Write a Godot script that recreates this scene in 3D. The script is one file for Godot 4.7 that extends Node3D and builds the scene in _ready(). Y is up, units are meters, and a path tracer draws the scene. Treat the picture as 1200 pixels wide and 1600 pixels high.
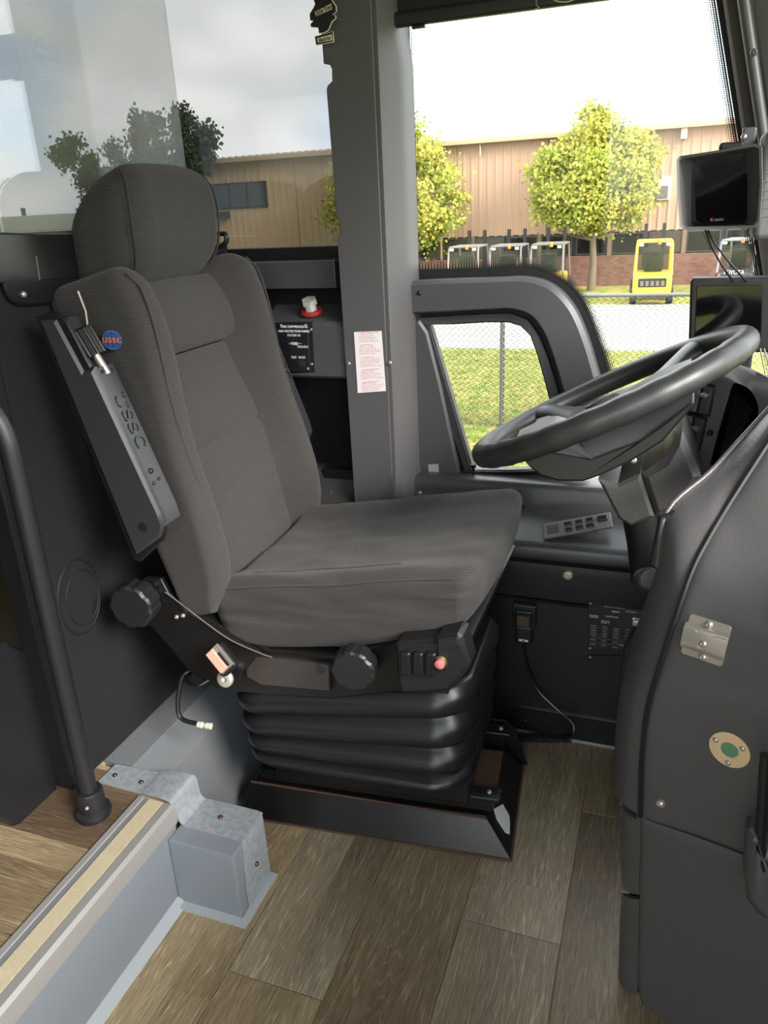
extends Node3D

# ---------------------------------------------------------------- mesh builder
class MB:
	var p := PackedVector3Array()
	var t := PackedVector2Array()

	func tri(a: Vector3, b: Vector3, c: Vector3, ua := Vector2.ZERO, ub := Vector2.ZERO, uc := Vector2.ZERO) -> void:
		p.append(a); p.append(b); p.append(c)
		t.append(ua); t.append(ub); t.append(uc)

	func quad(a: Vector3, b: Vector3, c: Vector3, d: Vector3, u0 := Vector2.ZERO, u1 := Vector2.RIGHT, u2 := Vector2.ONE, u3 := Vector2.DOWN) -> void:
		tri(a, b, c, u0, u1, u2)
		tri(a, c, d, u0, u2, u3)

	# turns the triangles added since index n so that the solid they enclose faces outwards
	func orient(n: int) -> void:
		var vol := 0.0
		var mid := Vector3.ZERO
		if p.size() <= n:
			return
		for i in range(n, p.size()):
			mid += p[i]
		mid /= float(p.size() - n)
		for i in range(n, p.size(), 3):
			vol += (p[i] - mid).dot((p[i + 1] - mid).cross(p[i + 2] - mid))
		if vol > 0.0:
			for i in range(n, p.size(), 3):
				var x := p[i + 1]
				p[i + 1] = p[i + 2]
				p[i + 2] = x
				var y := t[i + 1]
				t[i + 1] = t[i + 2]
				t[i + 2] = y

	# rows of points joined by quads; closed across and/or along; caps close the ends
	func loft(rows: Array, around := true, along := false, caps := true) -> void:
		var n := p.size()
		var m: int = rows[0].size()
		var k := rows.size()
		var v := 0.0
		for i in (k if along else k - 1):
			var a: Array = rows[i]
			var b: Array = rows[(i + 1) % k]
			var dv: float = (a[0] as Vector3).distance_to(b[0])
			var u := 0.0
			for j in (m if around else m - 1):
				var j2: int = (j + 1) % m
				var du: float = (a[j] as Vector3).distance_to(a[j2])
				quad(a[j], a[j2], b[j2], b[j], Vector2(u, v), Vector2(u + du, v), Vector2(u + du, v + dv), Vector2(u, v + dv))
				u += du
			v += dv
		if caps and around and not along:
			for e in [0, k - 1]:
				var c := Vector3.ZERO
				for q in rows[e]:
					c += q
				c /= float(m)
				for j in m:
					if e == 0:
						tri(c, rows[e][(j + 1) % m], rows[e][j])
					else:
						tri(c, rows[e][j], rows[e][(j + 1) % m])
		orient(n)

	func box(c: Vector3, s: Vector3, bevel := 0.0, b := Basis()) -> void:
		if bevel <= 0.0:
			rbox(c, s, 0.0, 0, b)
		else:
			rbox(c, s, bevel, 1, b)

	# a block with rounded edges of radius r; g segments on each rounding, m on each flat side; deform moves every point (given from -half to half)
	func rbox(c: Vector3, s: Vector3, r: float, g := 3, b := Basis(), m := 1, deform = null) -> void:
		var n := p.size()
		var h := s * 0.5
		r = minf(r, minf(h.x, minf(h.y, h.z)) * 0.999)
		var lines := []
		for ax in 3:
			var l := []
			for i in g + 1:
				l.append([-1.0, float(i) / maxf(g, 1) - 1.0 if g > 0 else 0.0])
			var flat: float = h[ax] - r
			var out := []
			if g == 0:
				for i in m + 1:
					out.append([-h[ax] + 2.0 * h[ax] * i / m, -1.0 if i == 0 else 1.0 if i == m else 0.0])
			else:
				for i in g + 1:
					out.append([-flat, tan((float(i) / g - 1.0) * PI / 4.0)])
				for i in range(1, m):
					out.append([-flat + 2.0 * flat * i / m, 0.0])
				for i in g + 1:
					out.append([flat, tan(float(i) / g * PI / 4.0)])
			lines.append(out)
		for ax in 3:
			var a1 := (ax + 1) % 3
			var a2 := (ax + 2) % 3
			for sgn in [-1.0, 1.0]:
				var rows := []
				for q1 in lines[a1]:
					var row := []
					for q2 in lines[a2]:
						var o := Vector3.ZERO
						var d := Vector3.ZERO
						if g == 0:
							o[ax] = sgn * h[ax]; o[a1] = q1[0]; o[a2] = q2[0]
						else:
							o[ax] = sgn * (h[ax] - r); o[a1] = q1[0]; o[a2] = q2[0]
							d[ax] = sgn; d[a1] = q1[1]; d[a2] = q2[1]
							o += d.normalized() * r
						if deform != null:
							o = deform.call(o)
						row.append(c + b * o)
					rows.append(row)
				var k := p.size()
				for i in rows.size() - 1:
					for j in rows[0].size() - 1:
						var A: Vector3 = rows[i][j]
						var B: Vector3 = rows[i][j + 1]
						var C: Vector3 = rows[i + 1][j + 1]
						var D: Vector3 = rows[i + 1][j]
						var q0 := Vector2(float(j) / (rows[0].size() - 1), float(i) / (rows.size() - 1))
						var q2v := Vector2(float(j + 1) / (rows[0].size() - 1), float(i + 1) / (rows.size() - 1))
						if sgn > 0.0:
							quad(A, B, C, D, q0, Vector2(q2v.x, q0.y), q2v, Vector2(q0.x, q2v.y))
						else:
							quad(A, D, C, B, q0, Vector2(q0.x, q2v.y), q2v, Vector2(q2v.x, q0.y))
		orient(n)

	func tube(path: Array, r, sides := 10, closed := false) -> void:
		var rows := []
		var k := path.size()
		var up := Vector3.ZERO
		for i in k:
			var a: Vector3 = path[(i - 1 + k) % k] if closed or i > 0 else path[i]
			var b: Vector3 = path[(i + 1) % k] if closed or i < k - 1 else path[i]
			var d := (b - a).normalized()
			if up == Vector3.ZERO:
				up = d.cross(Vector3.UP if absf(d.y) < 0.9 else Vector3.RIGHT).normalized()
			up = (up - d * up.dot(d)).normalized()
			var w := d.cross(up)
			var rad: float = r[i] if r is Array else r
			var row := []
			for j in sides:
				var an := TAU * j / sides
				row.append((path[i] as Vector3) + (up * cos(an) + w * sin(an)) * rad)
			rows.append(row)
		loft(rows, true, closed)

	# profile of (radius, height) turned round the y axis of xf
	func lathe(prof: Array, xf: Transform3D, n := 24) -> void:
		var rows := []
		for q in prof:
			var row := []
			for j in n:
				var an := TAU * j / n
				row.append(xf * Vector3(cos(an) * maxf(q.x, 0.00001), q.y, sin(an) * maxf(q.x, 0.00001)))
			rows.append(row)
		loft(rows)

	func ball(c: Vector3, r: float, n := 12) -> void:
		var prof := []
		for i in n / 2 + 1:
			var an := PI * i / (n / 2) - PI / 2.0
			prof.append(Vector2(cos(an) * r, sin(an) * r))
		lathe(prof, Transform3D(Basis(), c), n)

	func cyl(a: Vector3, b: Vector3, r: float, n := 16, bevel := 0.0) -> void:
		var l := a.distance_to(b)
		var prof := [Vector2(r, 0), Vector2(r, l)]
		if bevel > 0.0:
			prof = [Vector2(r - bevel, 0), Vector2(r, bevel), Vector2(r, l - bevel), Vector2(r - bevel, l)]
		lathe(prof, MB.along(a, b - a), n)

	static func along(at: Vector3, y: Vector3) -> Transform3D:
		y = y.normalized()
		var x := y.cross(Vector3.BACK if absf(y.z) < 0.9 else Vector3.RIGHT).normalized()
		return Transform3D(Basis(x, y, x.cross(y)), at)

	# outline in the xy plane of xf, from z = 0 to z = depth, front edge bevelled
	func prism(poly: Array, xf: Transform3D, depth: float, bevel := 0.0) -> void:
		var n := p.size()
		var pts := PackedVector2Array(poly)
		if Geometry2D.is_polygon_clockwise(pts):
			pts.reverse()
		var levels := [[pts, 0.0], [pts, depth - bevel * signf(depth)]]
		if bevel > 0.0:
			levels.append([MB.inset(pts, bevel), depth])
		var k := pts.size()
		for i in levels.size() - 1:
			var a: PackedVector2Array = levels[i][0]
			var b: PackedVector2Array = levels[i + 1][0]
			for j in k:
				var j2 := (j + 1) % k
				quad(xf * Vector3(a[j].x, a[j].y, levels[i][1]), xf * Vector3(a[j2].x, a[j2].y, levels[i][1]), xf * Vector3(b[j2].x, b[j2].y, levels[i + 1][1]), xf * Vector3(b[j].x, b[j].y, levels[i + 1][1]))
		var idx := Geometry2D.triangulate_polygon(pts)
		for e in [0, levels.size() - 1]:
			var a: PackedVector2Array = levels[e][0]
			for i in range(0, idx.size(), 3):
				var q := [idx[i], idx[i + 1], idx[i + 2]]
				var w := (a[q[1]] - a[q[0]]).cross(a[q[2]] - a[q[0]])
				if (w > 0.0) == (e == 0):
					q.reverse()
				tri(xf * Vector3(a[q[0]].x, a[q[0]].y, levels[e][1]), xf * Vector3(a[q[1]].x, a[q[1]].y, levels[e][1]), xf * Vector3(a[q[2]].x, a[q[2]].y, levels[e][1]), a[q[0]], a[q[1]], a[q[2]])
		orient(n)

	static func inset(a: PackedVector2Array, d: float) -> PackedVector2Array:
		var o := PackedVector2Array()
		var k := a.size()
		for i in k:
			var e0 := (a[i] - a[(i - 1 + k) % k]).normalized()
			var e1 := (a[(i + 1) % k] - a[i]).normalized()
			var n0 := Vector2(-e0.y, e0.x)
			var n1 := Vector2(-e1.y, e1.x)
			var m := (n0 + n1).normalized()
			o.append(a[i] + m * d / maxf(m.dot(n0), 0.4))
		return o

	# a curved sheet through a net of points, given a thickness against its normal
	func sheet(net: Array, thick := 0.0, fine := 4) -> void:
		var rows := MB.smooth_net(net, fine)
		if thick == 0.0:
			loft(rows, false, false, false)
			return
		var n := p.size()
		var k := rows.size()
		var m: int = rows[0].size()
		var back := []
		for i in k:
			var row := []
			for j in m:
				var du: Vector3 = rows[i][mini(j + 1, m - 1)] - rows[i][maxi(j - 1, 0)]
				var dv: Vector3 = rows[mini(i + 1, k - 1)][j] - rows[maxi(i - 1, 0)][j]
				row.append(rows[i][j] - du.cross(dv).normalized() * thick)
			back.append(row)
		var ring := []
		for i in k:
			var row: Array = rows[i].duplicate()
			var b: Array = back[i].duplicate()
			b.reverse()
			row.append_array(b)
			ring.append(row)
		loft(ring, true, false, false)
		for e in [0, k - 1]:
			for j in m - 1:
				if e == 0:
					quad(rows[e][j + 1], rows[e][j], back[e][j], back[e][j + 1])
				else:
					quad(rows[e][j], rows[e][j + 1], back[e][j + 1], back[e][j])
		orient(n)

	static func smooth(pts: Array, fine := 6, closed := false) -> Array:
		var o := []
		var k := pts.size()
		for i in (k if closed else k - 1):
			var a = pts[(i - 1 + k) % k] if closed or i > 0 else pts[0] * 2.0 - pts[1]
			var b = pts[i]
			var c = pts[(i + 1) % k]
			var d = pts[(i + 2) % k] if closed or i < k - 2 else pts[k - 1] * 2.0 - pts[k - 2]
			for j in fine:
				var s := float(j) / fine
				o.append((b * 2.0 + (c - a) * s + (a * 2.0 - b * 5.0 + c * 4.0 - d) * s * s + (b * 3.0 - a - c * 3.0 + d) * s * s * s) * 0.5)
		if not closed:
			o.append(pts[k - 1])
		return o

	static func smooth_net(net: Array, fine: int) -> Array:
		if fine <= 1:
			return net
		var half := []
		for row in net:
			half.append(MB.smooth(row, fine))
		var o := []
		for j in half[0].size():
			var col := []
			for row in half:
				col.append(row[j])
			col = MB.smooth(col, fine)
			for i in col.size():
				if o.size() <= i:
					o.append([])
				o[i].append(col[i])
		return o

	func mesh(crease := 40.0, origin := Vector3.ZERO) -> ArrayMesh:
		var n := p.size()
		var fn := PackedVector3Array()
		fn.resize(n / 3)
		var near := {}
		for i in n / 3:
			fn[i] = (p[i * 3 + 2] - p[i * 3]).cross(p[i * 3 + 1] - p[i * 3])
			for k in 3:
				var key := Vector3i((p[i * 3 + k] * 20000.0).round())
				if near.has(key):
					near[key].append(i)
				else:
					near[key] = PackedInt32Array([i])
		var nn := PackedVector3Array()
		nn.resize(n)
		var lim := cos(deg_to_rad(crease))
		for i in n:
			var me := fn[i / 3].normalized()
			var s := Vector3.ZERO
			for j in near[Vector3i((p[i] * 20000.0).round())]:
				var w := fn[j]
				if w.normalized().dot(me) >= lim:
					s += w
			nn[i] = s.normalized() if s.length_squared() > 1e-24 else (me if me != Vector3.ZERO else Vector3.UP)
		var q := p.duplicate()
		if origin != Vector3.ZERO:
			for i in n:
				q[i] -= origin
		var arr := []
		arr.resize(Mesh.ARRAY_MAX)
		arr[Mesh.ARRAY_VERTEX] = q
		arr[Mesh.ARRAY_NORMAL] = nn
		arr[Mesh.ARRAY_TEX_UV] = t
		var am := ArrayMesh.new()
		am.add_surface_from_arrays(Mesh.PRIMITIVE_TRIANGLES, arr)
		return am

# ---------------------------------------------------------------- naming and tagging
var org := Vector3.ZERO
var taken := {}
var M := {}

func put(o: Node3D, called: String, parent: Node) -> void:
	var key := str(parent.get_instance_id()) + called
	var k: int = taken.get(key, 0)
	taken[key] = k + 1
	o.name = called if k == 0 else "%s_%03d" % [called, k]
	parent.add_child(o, true)

func tag(o: Node, label: String, category: String, group := "") -> void:
	o.set_meta("label", label)
	o.set_meta("category", category)
	if group != "":
		o.set_meta("group", group)

func thing(called: String, label: String, category: String, at := Vector3.ZERO, group := "") -> Node3D:
	var o := Node3D.new()
	put(o, called, self)
	o.position = at
	org = at
	tag(o, label, category, group)
	return o

func part(called: String, b: MB, m: Material, parent: Node = self, crease := 40.0) -> MeshInstance3D:
	var o := MeshInstance3D.new()
	o.mesh = b.mesh(crease, org if parent != self else Vector3.ZERO)
	o.material_override = m
	put(o, called, parent)
	return o

func solo(called: String, b: MB, m: Material, label: String, category: String, crease := 40.0, group := "") -> MeshInstance3D:
	var o := part(called, b, m, self, crease)
	tag(o, label, category, group)
	return o

func struct(called: String, b: MB, m: Material, label := "", crease := 40.0) -> MeshInstance3D:
	org = Vector3.ZERO
	var o := part(called, b, m, self, crease)
	o.set_meta("kind", "structure")
	if label != "":
		o.set_meta("label", label)
	return o

func stuff(o: Node) -> Node:
	o.set_meta("kind", "stuff")
	return o

func many(called: String, mesh: Mesh, m: Material, where: Array, parent: Node, tints := []) -> MultiMeshInstance3D:
	var mm := MultiMesh.new()
	mm.transform_format = MultiMesh.TRANSFORM_3D
	mm.use_colors = tints.size() > 0
	mm.mesh = mesh
	mm.instance_count = where.size()
	for i in where.size():
		mm.set_instance_transform(i, where[i])
		if tints.size() > 0:
			mm.set_instance_color(i, tints[i])
	var o := MultiMeshInstance3D.new()
	o.multimesh = mm
	o.material_override = m
	put(o, called, parent)
	stuff(o)
	return o

func screw(at: Vector3, out: Vector3, r: float, parent: Node, m: Material, called := "screw") -> void:
	var b := MB.new()
	b.lathe([Vector2(r, -r * 0.3), Vector2(r, r * 0.15), Vector2(r * 0.82, r * 0.5), Vector2(r * 0.45, r * 0.68), Vector2(r * 0.42, r * 0.4), Vector2(0, r * 0.4)], MB.along(at, out), 14)
	part(called, b, m, parent)

func words(text: String, size: float, xf: Transform3D, m: Material, parent: Node, called := "lettering", font := "Droid Sans", bold := false, depth := 0.0006, squeeze := 1.0) -> MeshInstance3D:
	var tm := TextMesh.new()
	var sf := SystemFont.new()
	sf.font_names = PackedStringArray([font])
	if bold:
		sf.font_weight = 700
	tm.font = sf
	tm.text = text
	tm.font_size = 32
	tm.pixel_size = size / 32.0
	tm.depth = depth
	tm.curve_step = 2.0
	var o := MeshInstance3D.new()
	o.mesh = tm
	o.material_override = m
	put(o, called, parent)
	o.transform = Transform3D(xf.basis * Basis.from_scale(Vector3(squeeze, 1, 1)), xf.origin - (org if parent != self else Vector3.ZERO))
	return o

# a frame whose x and y axes run along the given directions
func facing(at: Vector3, x: Vector3, y: Vector3) -> Transform3D:
	x = x.normalized()
	var z := x.cross(y).normalized()
	return Transform3D(Basis(x, z.cross(x), z), at)

# ---------------------------------------------------------------- materials
func mat(c: Color, rough := 0.5, metal := 0.0) -> StandardMaterial3D:
	var m := StandardMaterial3D.new()
	m.albedo_color = c
	m.roughness = rough
	m.metallic = metal
	return m

func noise_tex(kind: int, freq: float, size := 512, oct := 3, seed_ := 1, normal := false, ramp: Gradient = null) -> NoiseTexture2D:
	var n := FastNoiseLite.new()
	n.noise_type = kind
	n.seed = seed_
	n.frequency = freq
	n.fractal_octaves = oct
	if kind == FastNoiseLite.TYPE_CELLULAR:
		n.fractal_type = FastNoiseLite.FRACTAL_NONE
		n.cellular_return_type = FastNoiseLite.RETURN_DISTANCE2_SUB
	var t := NoiseTexture2D.new()
	t.width = size
	t.height = size
	t.seamless = true
	t.noise = n
	t.as_normal_map = normal
	if ramp:
		t.color_ramp = ramp
	return t

func ramp(cols: Array) -> Gradient:
	var g := Gradient.new()
	var o := PackedFloat32Array()
	var c := PackedColorArray()
	for i in cols.size():
		o.append(float(i) / (cols.size() - 1))
		c.append(cols[i])
	g.offsets = o
	g.colors = c
	return g

func tri_map(m: StandardMaterial3D, scale: float, world := false) -> StandardMaterial3D:
	m.uv1_triplanar = true
	m.uv1_world_triplanar = world
	m.uv1_scale = Vector3.ONE * scale
	return m

func bump(m: StandardMaterial3D, tex: Texture2D, cm: float) -> StandardMaterial3D:
	m.heightmap_enabled = true
	m.heightmap_texture = tex
	m.heightmap_scale = cm
	return m

func glass(c: Color, alpha: float) -> StandardMaterial3D:
	var m := mat(Color(c.r, c.g, c.b, alpha), 0.02)
	m.transparency = BaseMaterial3D.TRANSPARENCY_ALPHA
	m.cull_mode = BaseMaterial3D.CULL_DISABLED
	return m

func make_materials() -> void:
	var leather := noise_tex(FastNoiseLite.TYPE_CELLULAR, 0.06, 512, 1, 3)
	var fine := noise_tex(FastNoiseLite.TYPE_SIMPLEX, 0.25, 512, 2, 4)
	var blotch := noise_tex(FastNoiseLite.TYPE_SIMPLEX, 0.012, 512, 4, 5, false, ramp([Color(0.72, 0.72, 0.72), Color(1, 1, 1)]))
	var galv := noise_tex(FastNoiseLite.TYPE_SIMPLEX, 0.03, 512, 5, 6, false, ramp([Color(0.84, 0.85, 0.86), Color(0.92, 0.93, 0.94), Color(1, 1, 1)]))
	M.plastic = bump(tri_map(mat(Color(0.255, 0.257, 0.268), 0.33), 9.0), fine, 0.012)
	M.trim = bump(tri_map(mat(Color(0.275, 0.277, 0.285), 0.42), 9.0), fine, 0.012)
	M.pillar = bump(tri_map(mat(Color(0.325, 0.318, 0.325), 0.48), 9.0), fine, 0.012)
	M.vinyl = bump(tri_map(mat(Color(0.3, 0.293, 0.297), 0.33), 7.0), leather, 0.035)
	M.dark = bump(tri_map(mat(Color(0.11, 0.11, 0.12), 0.42), 9.0), fine, 0.01)
	M.shiny = mat(Color(0.1, 0.1, 0.105), 0.28)
	M.black = mat(Color(0.06, 0.06, 0.065), 0.6)
	M.panel = bump(tri_map(mat(Color(0.1, 0.104, 0.118), 0.38), 7.0), leather, 0.02)
	M.rubber = bump(tri_map(mat(Color(0.105, 0.106, 0.115), 0.33), 7.0), fine, 0.01)
	M.steelblack = bump(tri_map(mat(Color(0.085, 0.083, 0.085), 0.33), 5.0), blotch, 0.05)
	M.carpet = bump(tri_map(mat(Color(0.07, 0.075, 0.09), 1.0), 11.0), fine, 0.12)
	M.steel = mat(Color(0.74, 0.71, 0.67), 0.36, 0.75)
	M.rust = bump(tri_map(mat(Color(0.3, 0.2, 0.15), 0.8), 6.0), fine, 0.06)
	M.galv = tri_map(mat(Color(0.66, 0.68, 0.7), 0.45, 0.3), 3.0)
	M.galv.albedo_texture = galv
	M.alum = mat(Color(0.62, 0.61, 0.6), 0.4, 0.35)
	M.lead = bump(tri_map(mat(Color(0.46, 0.485, 0.515), 0.4), 4.0), fine, 0.01)
	M.cove = bump(tri_map(mat(Color(0.43, 0.445, 0.46), 0.4), 4.0), fine, 0.01)
	M.caulk = mat(Color(0.6, 0.62, 0.63), 0.6)
	M.white = mat(Color(0.85, 0.85, 0.84), 0.6)
	M.pale = bump(tri_map(mat(Color(0.4, 0.395, 0.4), 0.5), 9.0), fine, 0.012)
	M.arm = bump(tri_map(mat(Color(0.19, 0.192, 0.2), 0.34), 9.0), fine, 0.008)
	M.joint = mat(Color(0.62, 0.56, 0.45), 0.7)
	M.skirt = bump(tri_map(mat(Color(0.42, 0.4, 0.4), 0.3, 0.9), 5.0), blotch, 0.15)
	M.red = mat(Color(0.62, 0.16, 0.15), 0.45)
	M.letters = mat(Color(0.85, 0.87, 0.9), 0.6)
	M.wheel = bump(tri_map(mat(Color(0.17, 0.17, 0.172), 0.4), 8.0), leather, 0.018)
	M.wire = mat(Color(0.1, 0.1, 0.105), 0.3)
	M.screen = mat(Color(0.03, 0.03, 0.035), 0.06)
	M.grit = bump(tri_map(mat(Color(0.84, 0.81, 0.72), 0.85), 4.0), fine, 0.12)
	M.grit.albedo_texture = noise_tex(FastNoiseLite.TYPE_SIMPLEX, 0.3, 512, 2, 9, false, ramp([Color(0.5, 0.45, 0.38), Color(0.9, 0.88, 0.82), Color(1, 1, 1)]))
	M.clear = glass(Color(0.02, 0.022, 0.02), 0.1)
	M.clear.metallic_specular = 0.3
	M.tint = glass(Color(0.12, 0.17, 0.135), 0.63)
	M.pane = glass(Color(0.42, 0.45, 0.33), 0.22)
	M.lens = glass(Color(0.9, 0.9, 0.88), 0.35)
	# ribbed seat cloth
	var rib := Image.create(256, 256, false, Image.FORMAT_RGB8)
	var ribc := Image.create(256, 256, false, Image.FORMAT_RGB8)
	var rng := RandomNumberGenerator.new()
	rng.seed = 11
	for y in 256:
		for x in 256:
			var w := 0.5 + 0.5 * sin(TAU * (y / 16.0))
			w = pow(w, 0.6)
			var k := 0.5 + 0.5 * sin(TAU * (x / 8.0 + 0.5 * float((y / 16) % 2)))
			var h := clampf(0.15 + 0.6 * w + 0.2 * k * w + rng.randf_range(-0.06, 0.06), 0.0, 1.0)
			rib.set_pixel(x, y, Color(h, h, h))
			var s := clampf(0.55 + 0.4 * h + rng.randf_range(-0.1, 0.1), 0.0, 1.0)
			ribc.set_pixel(x, y, Color(s, s, s))
	M.cloth = bump(tri_map(mat(Color(0.278, 0.264, 0.256), 0.95), 16.0), ImageTexture.create_from_image(rib), 0.09)
	M.cloth.albedo_texture = ImageTexture.create_from_image(ribc)
	M.cloth.rim_enabled = true
	M.cloth.rim = 0.35
	M.cloth.rim_tint = 0.5
	M.seatcloth = M.cloth.duplicate()
	M.seatcloth.uv1_scale = Vector3.ONE * 22.0
	M.seatcloth.heightmap_scale = 0.06
	make_wood()

func make_wood() -> void:
	var g := FastNoiseLite.new()
	g.seed = 21
	g.frequency = 0.006
	g.fractal_octaves = 4
	var f := FastNoiseLite.new()
	f.seed = 22
	f.frequency = 0.05
	f.fractal_octaves = 3
	var w := 512
	var h := 1024
	var im := Image.create(w, h, false, Image.FORMAT_RGB8)
	var hm := Image.create(w, h, false, Image.FORMAT_RGB8)
	var knots := [Vector2(130, 300), Vector2(400, 760), Vector2(300, 120)]
	var c0 := Color(0.39, 0.338, 0.272)
	var c1 := Color(0.555, 0.498, 0.41)
	var c2 := Color(0.75, 0.705, 0.6)
	for y in h:
		for x in w:
			# slow drift of the annual rings across the board, bent round a few knots
			var ring := 0.0
			for kn in knots:
				var d := Vector2(x - kn.x, (y - kn.y) * 0.45)
				ring += exp(-d.length() / 46.0) * 3.2
			var n := g.get_noise_2d(x * 0.9, y * 0.13)
			var ph := x * 0.055 + n * 7.0 + ring
			var line := 1.0 - absf(fposmod(ph, 1.0) * 2.0 - 1.0)
			line = smoothstep(0.72, 1.0, line)
			var fib := f.get_noise_2d(x * 9.0, y * 0.22)
			var fib2 := f.get_noise_2d(x * 20.0 + 400.0, y * 0.5)
			var slow := g.get_noise_2d(x * 0.5 + 900.0, y * 0.2)
			var v := clampf(0.4 + 0.34 * line * (0.7 + fib) + 0.26 * fib + 0.42 * fib2 + 0.35 * slow - ring * 0.07, 0.0, 1.0)
			var c := c0.lerp(c1, v * 2.0) if v < 0.5 else c1.lerp(c2, v * 2.0 - 1.0)
			im.set_pixel(x, y, c)
			hm.set_pixel(x, y, Color(v, v, v))
	var t := ImageTexture.create_from_image(im)
	var ht := ImageTexture.create_from_image(hm)
	M.wood = []
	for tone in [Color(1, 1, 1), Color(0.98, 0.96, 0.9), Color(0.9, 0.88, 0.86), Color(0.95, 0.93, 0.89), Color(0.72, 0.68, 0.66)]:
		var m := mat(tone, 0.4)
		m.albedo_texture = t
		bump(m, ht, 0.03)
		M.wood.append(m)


# ---------------------------------------------------------------- scene
func _ready() -> void:
	# camera
	var cam := Camera3D.new()
	cam.name = "camera"
	cam.fov = 67.38
	cam.near = 0.02
	cam.far = 400.0
	cam.transform = Transform3D(Basis.from_euler(Vector3(-deg_to_rad(21.3), deg_to_rad(20.7), 0)) * Basis(Vector3(0, 0, 1), -deg_to_rad(2.8)), Vector3(0, 1.35, 0))
	add_child(cam)
	# sky, sun, exposure
	var we := WorldEnvironment.new()
	we.name = "environment"
	var env := Environment.new()
	env.background_mode = Environment.BG_SKY
	env.tonemap_mode = Environment.TONE_MAPPER_LINEAR
	env.tonemap_exposure = 4.9
	env.sdfgi_enabled = true
	env.ssao_enabled = true
	env.ssil_enabled = true
	var sky := Sky.new()
	sky.sky_material = cloud_sky()
	env.sky = sky
	env.background_energy_multiplier = 1.3
	we.environment = env
	add_child(we)
	var sun := DirectionalLight3D.new()
	sun.name = "sun"
	sun.light_color = Color(1.0, 0.975, 0.95)
	sun.light_energy = 0.62
	sun.light_angular_distance = 24.0
	sun.shadow_enabled = true
	sun.transform = Transform3D(Basis.looking_at(-Vector3(0.75, 0.46, 0.36)), Vector3(0, 6, 0))
	add_child(sun)
	make_materials()
	shell()
	outside()
	rear_left()
	step()
	driver_seat()
	side_wall_things()
	console()
	steering()
	dash()
	small_things()

func cloud_sky() -> PanoramaSkyMaterial:
	var w := 512
	var h := 256
	var im := Image.create(w, h, false, Image.FORMAT_RGBF)
	var n := FastNoiseLite.new()
	n.seed = 5
	n.frequency = 1.0
	n.fractal_octaves = 5
	for y in h:
		var el := (0.5 - (y + 0.5) / h) * PI
		for x in w:
			var az := (x + 0.5) / w * TAU
			var d := Vector3(cos(az) * cos(el), sin(el), sin(az) * cos(el))
			var q := Vector3(d.x, d.y * 2.2, d.z) * 2.2
			var a := n.get_noise_3dv(q) * 0.5 + 0.5
			var b := n.get_noise_3dv(q * 2.0 + Vector3(9, 4, 1)) * 0.5 + 0.5
			var cl := smoothstep(0.3, 0.62, a)
			var grey := Color(0.76, 0.79, 0.78).lerp(Color(1.02, 1.02, 1.0), smoothstep(0.3, 0.7, b))
			var blue := Color(0.45, 0.66, 0.9)
			var c := blue.lerp(grey, clampf(0.35 + cl, 0.0, 1.0))
			if el < 0.0:
				c = Color(0.3, 0.3, 0.28)
			im.set_pixel(x, y, c)
	var m := PanoramaSkyMaterial.new()
	m.panorama = ImageTexture.create_from_image(im)
	return m


const PX := -1.12      # front face of the partition behind the driver
const LV := 0.225      # height of the raised aisle floor

func v3(a: Array, z: float) -> Array:
	var o := []
	for q in a:
		o.append(Vector3(q.x, q.y, z))
	return o

func plank(floor_: Node, x0: float, x1: float, z0: float, z1: float, y: float, along_z: bool, rng: RandomNumberGenerator) -> void:
	var b := MB.new()
	var g := 0.0006
	var e := 0.0012
	var lo := Vector3(x0 + g, y - 0.004, z0 + g)
	var hi := Vector3(x1 - g, y, z1 - g)
	var off := Vector2(rng.randf(), rng.randf())
	var c := [Vector3(lo.x + e, hi.y, lo.z + e), Vector3(hi.x - e, hi.y, lo.z + e), Vector3(hi.x - e, hi.y, hi.z - e), Vector3(lo.x + e, hi.y, hi.z - e)]
	var d := [Vector3(lo.x, hi.y - e, lo.z), Vector3(hi.x, hi.y - e, lo.z), Vector3(hi.x, hi.y - e, hi.z), Vector3(lo.x, hi.y - e, hi.z)]
	var f := [Vector3(lo.x, lo.y, lo.z), Vector3(hi.x, lo.y, lo.z), Vector3(hi.x, lo.y, hi.z), Vector3(lo.x, lo.y, hi.z)]
	var uv := func(q: Vector3) -> Vector2:
		var w := Vector2((q.x - x0) / 0.4, (q.z - z0) / 1.5) if along_z else Vector2((q.z - z0) / 0.4, (q.x - x0) / 1.5)
		return w + off
	b.quad(c[0], c[1], c[2], c[3], uv.call(c[0]), uv.call(c[1]), uv.call(c[2]), uv.call(c[3]))
	for i in 4:
		var j := (i + 1) % 4
		b.quad(d[i], d[j], c[j], c[i], uv.call(d[i]), uv.call(d[j]), uv.call(c[j]), uv.call(c[i]))
		b.quad(f[i], f[j], d[j], d[i], uv.call(d[i]), uv.call(d[j]), uv.call(d[j]), uv.call(d[i]))
	b.orient(0)
	part("plank", b, M.wood[rng.randi() % 4 if z0 != -1.075 else 4], floor_, 10.0)

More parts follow.
